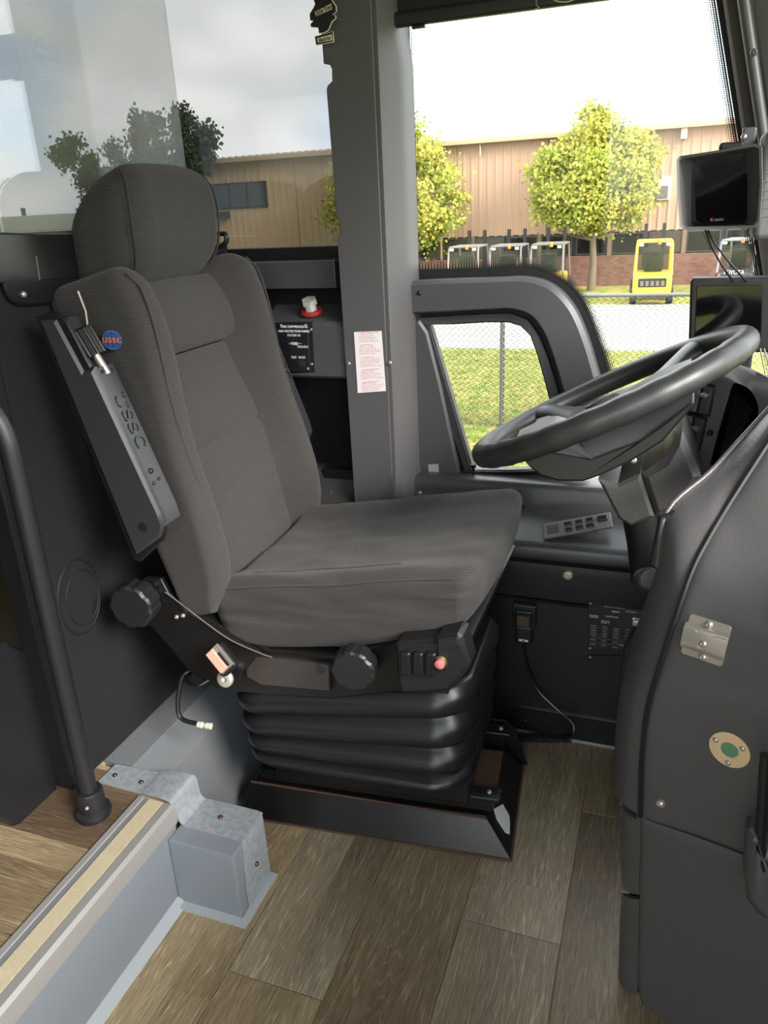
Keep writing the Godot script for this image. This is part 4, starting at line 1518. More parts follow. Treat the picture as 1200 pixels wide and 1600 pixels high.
	b.tube(MB.smooth([Vector3(-0.983, 1.322, -1.62), Vector3(-0.9633, 1.3199, -1.62), Vector3(-0.9618, 1.3062, -1.62), Vector3(-0.975, 1.2956, -1.62), Vector3(-0.9905, 1.2933, -1.62)], 4), 0.006, 8)
	part("belt_guide", b, M.shiny, root)
	armrest(root, xf, -1.112, -1.0)
	armrest(root, xf, -1.725, -1.0)
	# round maker's badge on the near bolster
	var bx := facing(Vector3(-0.9746, 1.1515, -1.193), Vector3(0.93, -0.06, -0.36), Vector3(0.03, 1, 0))
	b = MB.new()
	b.lathe([Vector2(0, 0), Vector2(0.0185, 0), Vector2(0.0185, 0.004), Vector2(0, 0.0045)], Transform3D(Basis(bx.basis.x, bx.basis.z, -bx.basis.y), bx.origin), 28)
	var bd := part("badge", b, mat(Color(0.07, 0.19, 0.37), 0.8), root)
	bd.set_meta("label", "round blue globe badge with orange letters")
	b = MB.new()
	for k in 3:
		var line := []
		for i in 25:
			var a := TAU * i / 24.0
			var q := Vector2(cos(a) * 0.0175 * [0.3, 0.72, 1.0][k], sin(a) * 0.0175)
			line.append(bx * Vector3(q.x, q.y, 0.0047))
		b.tube(line, 0.0005, 4)
	part("globe_line", b, mat(Color(0.2, 0.4, 0.62), 0.7), bd)
	words("USSC", 0.0135, Transform3D(bx.basis, bx * Vector3(0, 0, 0.0055)), mat(Color(0.72, 0.36, 0.2), 0.6), bd, "lettering", "Droid Sans", true, 0.0008, 1.15)
	seat_lower(root)

func seat_lower(root: Node3D) -> void:
	# cushion: nose-up block with drooping wrinkled cover
	var ca := deg_to_rad(9.5)
	var cb := Basis(Vector3(cos(ca), sin(ca), 0), Vector3(-sin(ca), cos(ca), 0), Vector3.BACK)
	var wr := FastNoiseLite.new()
	wr.seed = 3
	wr.frequency = 9.0
	wr.fractal_octaves = 2
	var b := MB.new()
	var cfn := func(o: Vector3) -> Vector3:
		var top := clampf((o.y + 0.07) / 0.14, 0.0, 1.0)
		var e := absf(o.z) / 0.245
		var q := o
		q.y += top * (0.012 * smoothstep(0.55, 0.85, e) - 0.014 * (1.0 - e * e) * smoothstep(0.3, -0.3, o.x))
		q.y += top * 0.006 * wr.get_noise_3d(o.x * 0.6, 0.0, o.z * 0.9)
		q.y -= (1.0 - top) * (0.014 * sin(o.x * 9.0 + 2.0) + 0.05 * smoothstep(-0.05, -0.3, o.x) * 0.3 - 0.02 * smoothstep(0.1, 0.3, o.x))
		var side := smoothstep(0.7, 1.0, e)
		q.z += signf(o.z) * side * (0.006 * wr.get_noise_2d(o.x * 0.5 + o.y * 1.4, o.y * 2.2) - 0.012 * sin((1.0 - top) * PI) + 0.003 * smoothstep(-0.05, 0.2, o.x) * sin(o.x * 30.0 + o.y * 75.0) * sin((1.0 - top) * PI))
		q.x += 0.012 * (1.0 - e * e) * smoothstep(0.1, 0.3, o.x) - 0.035 * (1.0 - top) * smoothstep(0.2, 0.3, o.x)
		return q
	b.rbox(Vector3(-0.565, 0.618, -1.452), Vector3(0.6, 0.14, 0.505), 0.046, 5, cb, 26, cfn)
	var cu := part("cushion", b, M.seatcloth, root, 60.0)
	b = MB.new()
	var line := []
	for x: float in [-0.2, -0.12, -0.05, 0.02, 0.09, 0.13]:
		line.append(Vector3(-0.565, 0.618, -1.452) + cb * (cfn.call(Vector3(x, 0.07, 0.178 + 0.008 * sin(x * 20.0)))))
	b.tube(MB.smooth(line, 4), 0.0028, 6)
	part("piping", b, M.seatcloth, cu)
	b = MB.new()
	line = []
	for x: float in [-0.27, -0.2, -0.1, 0.0, 0.1, 0.2, 0.262, 0.285]:
		line.append(Vector3(-0.565, 0.618, -1.452) + cb * (cfn.call(Vector3(x, 0.07 - 0.016, 0.2525 - 0.0125 - (0.02 if x > 0.28 else 0.0)))) + Vector3(0, 0.002, 0.0))
	b.tube(MB.smooth(line, 4), 0.003, 6)
	part("piping", b, M.seatcloth, cu)
	# steel skirt under the cushion
	b = MB.new()
	b.prism([Vector2(-0.982, 0.6125), Vector2(-0.9069, 0.5811), Vector2(-0.848, 0.5541), Vector2(-0.7311, 0.5105), Vector2(-0.5845, 0.524), Vector2(-0.4194, 0.5828), Vector2(-0.3427, 0.6156), Vector2(-0.2998, 0.6017), Vector2(-0.3449, 0.4732), Vector2(-0.4505, 0.4606), Vector2(-0.5928, 0.415), Vector2(-0.7676, 0.3927), Vector2(-0.8722, 0.3845), Vector2(-0.9481, 0.4257), Vector2(-1.0166, 0.5129)], Transform3D(Basis(), Vector3(0, 0, -1.66)), 0.447, 0.004)
	part("seat_pan", b, M.steelblack, root, 25.0)
	b = MB.new()
	b.prism([Vector2(-0.7826, 0.4968), Vector2(-0.6891, 0.5065), Vector2(-0.5861, 0.5091), Vector2(-0.5914, 0.4414), Vector2(-0.7501, 0.4271), Vector2(-0.7864, 0.4427)], Transform3D(Basis(), Vector3(0, 0, -1.215)), 0.014, 0.003)
	part("skirt_plate", b, M.skirt, root, 25.0)
	b = MB.new()
	b.cyl(Vector3(-0.6113, 0.4894, -1.205), Vector3(-0.6072, 0.4951, -1.197), 0.0095, 18)
	part("plug", b, M.black, root)
	# recliner side plate with two rivets
	b = MB.new()
	b.prism([Vector2(-0.9979, 0.6556), Vector2(-0.9523, 0.6612), Vector2(-0.9391, 0.6286), Vector2(-0.8869, 0.5846), Vector2(-0.8225, 0.5517), Vector2(-0.737, 0.5152), Vector2(-0.7807, 0.4659), Vector2(-0.797, 0.4345), Vector2(-0.8411, 0.4199), Vector2(-0.8828, 0.4285), Vector2(-0.9239, 0.4535), Vector2(-0.9915, 0.5335), Vector2(-1.0304, 0.5545)], Transform3D(Basis(), Vector3(0, 0, -1.2)), 0.012, 0.002)
	var rp := part("recliner_plate", b, M.steelblack, root, 25.0)
	b = MB.new()
	b.tube(MB.smooth([Vector3(-0.944, 0.633, -1.184), Vector3(-0.9059, 0.6081, -1.184), Vector3(-0.8569, 0.5744, -1.184), Vector3(-0.8007, 0.5405, -1.184), Vector3(-0.7287, 0.5187, -1.184), Vector3(-0.7071, 0.5147, -1.184)], 4), 0.0013, 6)
	part("rod", b, M.pale, rp)
	screw(Vector3(-0.9261, 0.5759, -1.185), Vector3.BACK, 0.005, rp, M.steel, "rivet")
	screw(Vector3(-0.9094, 0.5814, -1.185), Vector3.BACK, 0.005, rp, M.steel, "rivet")
	round_knob(Vector3(-1.0078, 0.6099, -1.18), Vector3(0.12, 0, 1).normalized(), 0.049, 0.042, root, M.dark)
	round_knob(Vector3(-0.5214, 0.5306, -1.19), Vector3(0.1, 0, 1).normalized(), 0.044, 0.036, root, M.dark)
	# belt buckle on its stalk
	var q := facing(Vector3(-0.8023, 0.5147, -1.15), Vector3(0.72, -0.62, 0.2), Vector3(0.62, 0.7, -0.3))
	b = MB.new()
	b.rbox(q.origin, Vector3(0.062, 0.044, 0.026), 0.008, 3, q.basis)
	var bk := part("belt_buckle", b, M.black, root)
	b = MB.new()
	b.rbox(q * Vector3(-0.002, 0.003, 0.013), Vector3(0.054, 0.034, 0.003), 0.0012, 1, q.basis)
	part("slot_frame", b, M.steel, bk)
	b = MB.new()
	b.rbox(q * Vector3(-0.003, -0.0045, 0.016), Vector3(0.05, 0.02, 0.005), 0.002, 2, q.basis)
	part("press_button", b, mat(Color(0.88, 0.6, 0.53), 0.5), bk)
	b = MB.new()
	b.rbox(q * Vector3(0.004, 0.01, 0.0155), Vector3(0.034, 0.006, 0.002), 0.0009, 1, q.basis)
	part("slot", b, M.black, bk)
	b = MB.new()
	var rg := Vector3(-0.8136, 0.4551, -1.168)
	b.lathe([Vector2(0, 0), Vector2(0.018, 0), Vector2(0.018, 0.006), Vector2(0.014, 0.009), Vector2(0.006, 0.009), Vector2(0.006, 0.004), Vector2(0, 0.004)], MB.along(rg, Vector3(0.1, 0.25, 1)), 20)
	part("anchor_washer", b, mat(Color(0.75, 0.75, 0.7), 0.35, 0.6), bk)
	# switch box
	b = MB.new()
	var bz := -1.165
	b.prism([Vector2(-0.4329, 0.5958), Vector2(-0.425, 0.6039), Vector2(-0.353, 0.6222), Vector2(-0.348, 0.6296), Vector2(-0.3121, 0.6405), Vector2(-0.3027, 0.6354), Vector2(-0.2889, 0.579), Vector2(-0.2938, 0.5646), Vector2(-0.3257, 0.5201), Vector2(-0.3331, 0.513), Vector2(-0.4167, 0.4915), Vector2(-0.4269, 0.4953), Vector2(-0.4321, 0.5259)], Transform3D(Basis(), Vector3(0, 0, -1.215)), 0.05, 0.008)
	var bx := part("switch_box", b, M.dark, root, 30.0)
	b = MB.new()
	b.prism([Vector2(-0.4223, 0.5918), Vector2(-0.3576, 0.6092), Vector2(-0.3551, 0.555), Vector2(-0.3814, 0.5448), Vector2(-0.4045, 0.5294), Vector2(-0.4211, 0.5263)], Transform3D(Basis(), Vector3(0, 0, -1.166)), 0.003, 0.001)
	part("switch_bezel", b, M.dark, bx)
	for k in 3:
		var c := Vector3(-0.4085, 0.567, -1.16) + Vector3(0.0245, 0.0035, 0) * k
		b = MB.new()
		b.rbox(c, Vector3(0.0205, 0.052, 0.014), 0.006, 3)
		part("rocker_switch", b, M.shiny, bx)
	b = MB.new()
	b.prism([Vector2(-0.3482, 0.6275), Vector2(-0.3112, 0.6386), Vector2(-0.3055, 0.6185), Vector2(-0.327, 0.6097), Vector2(-0.3277, 0.5664), Vector2(-0.3472, 0.5602)], Transform3D(Basis(), Vector3(0, 0, -1.166)), 0.006, 0.002)
	part("raised_corner", b, M.dark, bx, 30.0)
	b = MB.new()
	b.lathe([Vector2(0.0125, 0), Vector2(0.0125, 0.006), Vector2(0.009, 0.008), Vector2(0, 0.008)], Transform3D(Basis(Vector3.RIGHT, Vector3.BACK, Vector3.DOWN), Vector3(-0.3414, 0.5815, -1.164)), 20)
	part("button_collar", b, mat(Color(0.5, 0.48, 0.3), 0.3, 0.8), bx)
	b = MB.new()
	b.lathe([Vector2(0.0092, 0), Vector2(0.0092, 0.016), Vector2(0.006, 0.0185), Vector2(0, 0.019)], Transform3D(Basis(Vector3.RIGHT, Vector3.BACK, Vector3.DOWN), Vector3(-0.3414, 0.5815, -1.164)), 20)
	var pk := part("push_button", b, mat(Color(0.85, 0.45, 0.48), 0.35), bx)
	pk.set_meta("label", "pink push button")
	for s in [Vector3(-0.3009, 0.5949, -1.18), Vector3(-0.2975, 0.571, -1.18)]:
		screw(s, Vector3(1, 0, 0.4).normalized(), 0.004, bx, M.steel)
	# rubber bellows: folds tilt more towards the top
	b = MB.new()
	var rows := []
	var levels := []
	for i in 4:
		levels.append_array([[i + 0.0, 0.0], [i + 0.1, 0.45], [i + 0.22, 0.85], [i + 0.38, 1.0], [i + 0.55, 0.96], [i + 0.72, 0.75], [i + 0.88, 0.3]])
	levels.append([4.0, 0.0])
	for l: Array in levels:
		var t: float = l[0]
		var out: float = l[1]
		var yl := curve([Vector2(0, 0.19), Vector2(1, 0.222), Vector2(2, 0.262), Vector2(3, 0.312), Vector2(4, 0.375)], t)
		var yr := curve([Vector2(0, 0.19), Vector2(1, 0.235), Vector2(2, 0.303), Vector2(3, 0.38), Vector2(4, 0.455)], t)
		var hx := 0.238 + 0.026 * out + 0.004 * t
		var hz := 0.178 + 0.026 * out + 0.004 * t
		var rr := 0.07 + 0.02 * out
		var row := []
		for c in 4:
			for k in 9:
				var a := (c + k / 8.0) * PI / 2.0
				var sx: float = [1.0, -1.0, -1.0, 1.0][c]
				var sz: float = [1.0, 1.0, -1.0, -1.0][c]
				var x := sx * (hx - rr) + cos(a) * rr
				var z := sz * (hz - rr) + sin(a) * rr
				var yaw := deg_to_rad(3.5)
				var px := -0.588 + x * cos(yaw) + z * sin(yaw)
				var pz := -1.43 - x * sin(yaw) + z * cos(yaw)
				row.append(Vector3(px, lerpf(yl, yr, (x + hx) / (2.0 * hx)) + 0.02 * (z / hz) * 0.2 * t, pz))
		rows.append(row)
	b.loft(rows)
	part("bellows", b, M.rubber, root, 70.0)
	# steel base with rails
	var yaw := Basis(Vector3.UP, deg_to_rad(-5.2))
	var o := Vector3(-0.57, 0, -1.43)
	yaw = Basis(Vector3.UP, deg_to_rad(5.2))
	b = MB.new()
	rows = []
	for l: Array in [[0.325, 0.16, 0.0, 0.0], [0.325, 0.16, 0.004, 0.0], [0.268, 0.13, 0.08, 0.03], [0.264, 0.126, 0.085, 0.03], [0.25, 0.11, 0.085, 0.03]]:
		rows.append([o + yaw * Vector3(l[0], l[2], l[1]), o + yaw * Vector3(-l[0] - l[3], l[2], l[1]), o + yaw * Vector3(-l[0] - l[3], l[2], -l[1]), o + yaw * Vector3(l[0], l[2], -l[1])])
	b.loft(rows)
	var bs := part("base_frame", b, M.steelblack, root, 20.0)
	b = MB.new()
	b.tube([o + yaw * Vector3(0.268, 0.083, 0.13), o + yaw * Vector3(-0.3, 0.088, 0.13)], 0.003, 6)
	b.tube([o + yaw * Vector3(0.325, 0.004, 0.16), o + yaw * Vector3(-0.325, 0.004, 0.16)], 0.003, 6)
	b.tube([o + yaw * Vector3(0.325, 0.004, 0.16), o + yaw * Vector3(0.325, 0.004, -0.16)], 0.003, 6)
	part("rusty_edge", b, M.rust, bs)
	b = MB.new()
	b.box(o + yaw * Vector3(0.17, 0.0915, -0.02), Vector3(0.22, 0.005, 0.14), 0.0, yaw)
	part("rusty_plate", b, M.rust, bs)
	for sz: float in [0.105, -0.125]:
		b = MB.new()
		b.rbox(o + yaw * Vector3(0.0, 0.108, sz), Vector3(0.56, 0.03, 0.034), 0.004, 1, yaw)
		var rl := part("slide_rail", b, M.steelblack, root)
		b = MB.new()
		b.rbox(o + yaw * Vector3(0.21, 0.128, sz), Vector3(0.17, 0.014, 0.04), 0.004, 1, yaw)
		part("slide_cap", b, M.shiny, rl)
		screw(o + yaw * Vector3(0.27, 0.135, sz), Vector3.UP, 0.006, rl, M.steel, "bolt")
	b = MB.new()
	b.rbox(o + yaw * Vector3(0.0, 0.155, 0.0), Vector3(0.46, 0.075, 0.28), 0.01, 2, yaw)
	part("suspension_block", b, M.steelblack, root)
	b = MB.new()
	b.prism([Vector2(0.14, 0.0), Vector2(0.335, 0.0), Vector2(0.3, 0.11), Vector2(0.275, 0.13), Vector2(0.16, 0.13)], Transform3D(yaw, o + yaw * Vector3(0, 0, -0.17)), 0.006, 0.001)
	part("end_plate", b, M.steelblack, bs)
	# patch of worn white tape on the sloping end
	b = MB.new()
	var e0 := o + yaw * Vector3(0.3255, 0.006, 0.115)
	var e1 := o + yaw * Vector3(0.2705, 0.078, 0.1)
	var eu := (e1 - e0)
	var ez := yaw * Vector3(0, 0, -1)
	b.prism([Vector2(0.004, 0.02), Vector2(0.012, 0.008), Vector2(0.045, 0.012), Vector2(0.062, 0.018), Vector2(0.072, 0.045), Vector2(0.03, 0.07), Vector2(0.012, 0.055)], facing(e0 + eu * 0.1, ez, eu), 0.0012)
	var tp := part("tape_patch", b, M.white, bs)
	tp.set_meta("label", "worn patch of white tape")
	# hoses at the back of the base
	b = MB.new()
	b.tube(MB.smooth([Vector3(-0.9502, 0.4098, -1.24), Vector3(-0.9644, 0.3979, -1.22), Vector3(-0.9714, 0.3469, -1.2), Vector3(-0.9625, 0.309, -1.19), Vector3(-0.9151, 0.3016, -1.19)], 6), 0.0055, 8)
	b.tube(MB.smooth([Vector3(-0.9726, 0.4166, -1.25), Vector3(-0.9557, 0.3995, -1.22), Vector3(-0.9184, 0.3958, -1.2), Vector3(-0.8881, 0.4083, -1.22), Vector3(-0.8736, 0.4232, -1.24)], 6), 0.0045, 8)
	var hs := part("air_hose", b, M.wire, root)
	b = MB.new()
	var h0 := Vector3(-0.9203, 0.3005, -1.19)
	b.lathe([Vector2(0.005, 0), Vector2(0.0075, 0.001), Vector2(0.0075, 0.012), Vector2(0.0055, 0.014), Vector2(0.0055, 0.02), Vector2(0.0075, 0.022), Vector2(0.0075, 0.034), Vector2(0.004, 0.035)], MB.along(h0, Vector3(1, 0.02, -0.05)), 14)
	var fit := part("hose_fitting", b, mat(Color(0.75, 0.74, 0.68), 0.5), hs)
	fit.set_meta("label", "pale grey push-in hose fitting")


func print_image(w: int, h: int, paper: Color, ink: Color, sd: int, rows: int) -> ImageTexture:
	# lines of print too small to read
	var im := Image.create(w, h, false, Image.FORMAT_RGB8)
	im.fill(paper)
	var rng := RandomNumberGenerator.new()
	rng.seed = sd
	for r in rows:
		var y := int((r + 0.6) * h / (rows + 0.6))
		var head := r % 7 == 0
		var x := int(w * (0.16 if not head else 0.2))
		var stop := int(w * rng.randf_range(0.6, 0.95))
		if r % 7 == 6:
			continue
		while x < stop:
			var l := rng.randi_range(w / 40, w / 12)
			for k in l:
				if rng.randf() < 0.8:
					var t := 2 if head else 1
					im.fill_rect(Rect2i(x + k, y - rng.randi_range(0, t + 1), 1, t + 2), ink)
			x += l + w / 50
	return ImageTexture.create_from_image(im)

func side_wall_things() -> void:
	# rail under the tinted window
	var b := MB.new()
	b.box(Vector3(-0.98, 1.211, -1.872), Vector3(0.37, 0.068, 0.06), 0.005)
	struct("trim_8", b, M.trim, "flat grey rail under the tinted side window")
	# control box of the fire warning system
	var o := thing("fire_panel_box", "grey moulded box with a black fire warning panel, between the seat back and the pillar", "control box", Vector3(-0.9, 0.95, -1.86))
	b = MB.new()
	b.prism([Vector2(-1.9, 0.955), Vector2(-1.815, 0.955), Vector2(-1.808, 0.962), Vector2(-1.808, 1.088), Vector2(-1.815, 1.099), Vector2(-1.9, 1.132)], Transform3D(Basis(Vector3.BACK, Vector3.UP, Vector3.LEFT), Vector3(-0.765, 0, 0)), 0.24, 0.008)
	part("case", b, M.trim, o, 30.0)
	b = MB.new()
	b.prism([Vector2(-0.9634, 1.0981), Vector2(-0.8507, 1.0998), Vector2(-0.8546, 0.9713), Vector2(-0.9626, 0.9671)], Transform3D(Basis(), Vector3(0, 0, -1.809)), 0.003, 0.001)
	part("back_plate", b, M.black, o)
	b = MB.new()
	b.prism([Vector2(-0.9579, 1.0954), Vector2(-0.8633, 1.0972), Vector2(-0.8672, 0.9735), Vector2(-0.9565, 0.9698)], Transform3D(Basis(), Vector3(0, 0, -1.806)), 0.005, 0.001)
	var fp := part("face_plate", b, M.panel, o)
	for q in [Vector3(-0.938, 1.0922, -1.801), Vector3(-0.8691, 1.0924, -1.801), Vector3(-0.8719, 0.9817, -1.801), Vector3(-0.8618, 0.9927, -1.805), Vector3(-0.8559, 1.0807, -1.805)]:
		screw(q, Vector3.BACK, 0.0035, fp, M.steel)
	var fx := func(q: Vector3) -> Transform3D:
		return Transform3D(Basis(), q)
	words("FIRE SUPPRESSION", 0.0085, fx.call(Vector3(-0.9017, 1.0884, -1.8005)), M.letters, fp, "lettering", "Droid Sans", true)
	words("FIRE PROTECTION PANEL", 0.0075, fx.call(Vector3(-0.9028, 1.0771, -1.8005)), M.letters, fp, "lettering", "Droid Sans", true)
	words("SYSTEM OK", 0.0075, fx.call(Vector3(-0.9038, 1.0666, -1.8005)), M.letters, fp)
	words("FIRE", 0.0095, fx.call(Vector3(-0.9041, 1.0455, -1.8005)), M.letters, fp, "lettering", "Droid Sans", true)
	words("TROUBLE", 0.0075, fx.call(Vector3(-0.8811, 1.0376, -1.8005)), M.letters, fp)
	words("TEST   RESET", 0.0075, fx.call(Vector3(-0.8965, 1.0103, -1.8005)), M.letters, fp)
	for q in [Vector3(-0.9045, 1.0593, -1.8005), Vector3(-0.8786, 1.0457, -1.8005)]:
		b = MB.new()
		b.cyl(q, q + Vector3(0, 0, 0.002), 0.0028, 10)
		part("indicator", b, M.dark, fp)
	b = MB.new()
	for l in [[Vector3(-0.9206, 1.0453, -1.8005), Vector3(-0.9132, 1.0454, -1.8005)], [Vector3(-0.8949, 1.0456, -1.8005), Vector3(-0.884, 1.0457, -1.8005)]]:
		b.tube(l, 0.0006, 4)
	part("printed_line", b, M.letters, fp)
	b = MB.new()
	b.box(Vector3(-0.8867, 0.9949, -1.8), Vector3(0.018, 0.014, 0.002), 0.0005)
	part("red_label", b, mat(Color(0.2, 0.09, 0.1), 0.6), fp)
	# guarded alarm switch on top
	var base := Vector3(-0.872, 1.118, -1.852)
	o = thing("alarm_knob", "clear hexagonal plastic knob on a red round base, on top of the fire panel box", "knob", base)
	var up := MB.along(base, Vector3(0, 0.93, 0.33))
	b = MB.new()
	b.lathe([Vector2(0.029, 0), Vector2(0.029, 0.004), Vector2(0.026, 0.007), Vector2(0, 0.007)], up, 28)
	part("base", b, M.red, o)
	b = MB.new()
	b.lathe([Vector2(0.012, 0.007), Vector2(0.011, 0.022), Vector2(0.0, 0.024)], up, 16)
	part("core", b, M.white, o)
	b = MB.new()
	b.lathe([Vector2(0.0165, 0.007), Vector2(0.0165, 0.02), Vector2(0.021, 0.023), Vector2(0.02, 0.036), Vector2(0, 0.037)], up, 6)
	part("cover", b, M.lens, o, 20.0)
	# printed notice on the pillar
	o = thing("notice_sticker", "white sticker with red print on the grey pillar", "sticker", Vector3(-0.7038, 0.9237, -1.7985))
	var c := [Vector3(-0.7361, 1.0759, -1.7985), Vector3(-0.6631, 1.0794, -1.7985), Vector3(-0.6585, 0.9301, -1.7985), Vector3(-0.7354, 0.9227, -1.7985)]
	b = MB.new()
	var back := Vector3(0, 0, -0.001)
	b.quad(c[0] + back, c[3] + back, c[2] + back, c[1] + back)
	for i in 4:
		b.quad(c[i], c[(i + 1) % 4], c[(i + 1) % 4] + back, c[i] + back)
	part("sheet", b, M.white, o)
	b = MB.new()
	var f := Vector3(0, 0, 0.0003)
	b.quad(c[0] + f, c[1] + f, c[2] + f, c[3] + f)
	var pm := mat(Color(1, 1, 1), 0.5)
	pm.albedo_texture = print_image(160, 340, Color(0.93, 0.9, 0.91), Color(0.76, 0.36, 0.38), 4, 34)
	part("print", b, pm, o)
	# small pale sticker beside the quarter window
	b = MB.new()
	b.prism([Vector2(-0.5786, 0.7134), Vector2(-0.5499, 0.717), Vector2(-0.5488, 0.6864), Vector2(-0.5775, 0.6826)], Transform3D(Basis(), Vector3(0, 0, -1.8845)), 0.0008)
	solo("small_sticker", b, mat(Color(0.62, 0.62, 0.63), 0.5), "small pale square sticker on the grey panel by the quarter window", "sticker")
	freshener()
	shade()

func freshener() -> void:
	var z := -1.765
	var o := thing("air_freshener", "black tree-shaped card air freshener hanging at the top of the grey pillar", "air freshener", Vector3(-0.7514, 1.6952, -1.765))
	var out := [Vector2(-0.7584, 1.7925), Vector2(-0.771, 1.7847), Vector2(-0.7663, 1.7702), Vector2(-0.7713, 1.7638), Vector2(-0.7813, 1.7532), Vector2(-0.7809, 1.7413), Vector2(-0.7735, 1.7393), Vector2(-0.7816, 1.7331), Vector2(-0.779, 1.728), Vector2(-0.7626, 1.7251), Vector2(-0.762, 1.7143), Vector2(-0.7499, 1.7142), Vector2(-0.7391, 1.7178), Vector2(-0.729, 1.7332), Vector2(-0.7197, 1.7381), Vector2(-0.7208, 1.744), Vector2(-0.7265, 1.7459), Vector2(-0.7173, 1.7506), Vector2(-0.718, 1.7612), Vector2(-0.7247, 1.77), Vector2(-0.7297, 1.7821)]
	var b := MB.new()
	var pts := MB.inset(PackedVector2Array(out), 0.0)
	b.prism(out, Transform3D(Basis(), Vector3(0, 0, z)), 0.0012)
	part("card", b, M.white, o)
	b = MB.new()
	var cen := Vector2.ZERO
	for q in out:
		cen += q
	cen /= float(out.size())
	var inn := []
	for q in out:
		inn.append(q + (cen - q).normalized() * 0.0016 + Vector2(-0.0008, 0.0))
	b.prism(inn, Transform3D(Basis(), Vector3(0, 0, z + 0.001)), 0.0008)
	part("printed_face", b, M.black, o)
	b = MB.new()
	b.prism([Vector2(-0.7729, 1.7107), Vector2(-0.7288, 1.7155), Vector2(-0.7281, 1.6952), Vector2(-0.7713, 1.6937)], Transform3D(Basis(), Vector3(0, 0, z)), 0.0012)
	part("foot_card", b, M.white, o)
	b = MB.new()
	b.prism([Vector2(-0.7714, 1.7099), Vector2(-0.7304, 1.7145), Vector2(-0.7303, 1.6966), Vector2(-0.7697, 1.6947)], Transform3D(Basis(), Vector3(0, 0, z + 0.001)), 0.0008)
	part("foot_print", b, M.black, o)
	var cream := mat(Color(0.82, 0.78, 0.7), 0.6)
	b = MB.new()
	b.prism([Vector2(-0.7696, 1.7556), Vector2(-0.7286, 1.7661), Vector2(-0.7271, 1.756), Vector2(-0.7674, 1.7465)], Transform3D(Basis(), Vector3(0, 0, z + 0.0015)), 0.0008)
	var p1 := part("name_band", b, cream, o)
	b = MB.new()
	b.prism([Vector2(-0.767, 1.7067), Vector2(-0.7321, 1.7102), Vector2(-0.7315, 1.6988), Vector2(-0.7663, 1.6977)], Transform3D(Basis(), Vector3(0, 0, z + 0.0015)), 0.0008)
	var p2 := part("scent_band", b, cream, o)
	var d := Vector3(-0.7288, 1.7632, -1.763) - Vector3(-0.7683, 1.7531, -1.763)
	words("Little Trees", 0.0115, facing(Vector3(-0.7475, 1.7561, -1.762), d, Vector3.UP), M.black, p1, "lettering", "Droid Sans", true, 0.0006, 0.72)
	d = Vector3(-0.733, 1.7085, -1.763) - Vector3(-0.7679, 1.705, -1.763)
	words("Black Ice", 0.0085, facing(Vector3(-0.7487, 1.7029, -1.762), d, Vector3.UP), M.black, p2, "lettering", "Droid Serif", true, 0.0006, 0.75)
	b = MB.new()
	b.tube([Vector3(-0.7448, 1.7906, -1.764), Vector3(-0.7435, 1.8214, -1.77)], 0.0006, 5)
	part("string", b, M.wire, o)

func shade() -> void:
	var o := thing("roller_shade", "rolled up black fabric sun shade with its bottom bar above the clear side window", "sun shade", Vector3(-0.38, 1.73, -1.88))
	var fab := bump(tri_map(mat(Color(0.1, 0.1, 0.11), 0.85), 12.0), noise_tex(FastNoiseLite.TYPE_SIMPLEX, 0.3, 256, 2, 41), 0.03)
	var b := MB.new()
	b.cyl(Vector3(-0.66, 1.805, -1.895), Vector3(-0.09, 1.805, -1.895), 0.03, 24)
	part("roll", b, fab, o)
	b = MB.new()
	b.box(Vector3(-0.375, 1.768, -1.872), Vector3(0.545, 0.05, 0.004), 0.001)
	part("fabric", b, fab, o)
	b = MB.new()
	b.rbox(Vector3(-0.385, 1.742, -1.87), Vector3(0.515, 0.03, 0.022), 0.008, 3)
	part("bottom_bar", b, M.dark, o)
	b = MB.new()
	b.rbox(Vector3(-0.57, 1.724, -1.87), Vector3(0.03, 0.006, 0.014), 0.002, 1)
	part("pull_tab", b, M.dark, o)
	b = MB.new()
	b.tube(MB.smooth([Vector3(-0.312, 1.7413, -1.855), Vector3(-0.311, 1.7324, -1.85), Vector3(-0.3056, 1.7262, -1.85), Vector3(-0.3134, 1.7248, -1.85)], 4), 0.0012, 6)
	part("hook", b, M.alum, o)
	b = MB.new()
	b.tube(MB.smooth([Vector3(-0.2854, 1.7439, -1.85), Vector3(-0.2722, 1.7346, -1.85), Vector3(-0.2592, 1.7309, -1.85), Vector3(-0.2439, 1.7302, -1.85), Vector3(-0.229, 1.7351, -1.85)], 5), 0.0014, 6)
	part("cord", b, mat(Color(0.7, 0.65, 0.55), 0.7), o)

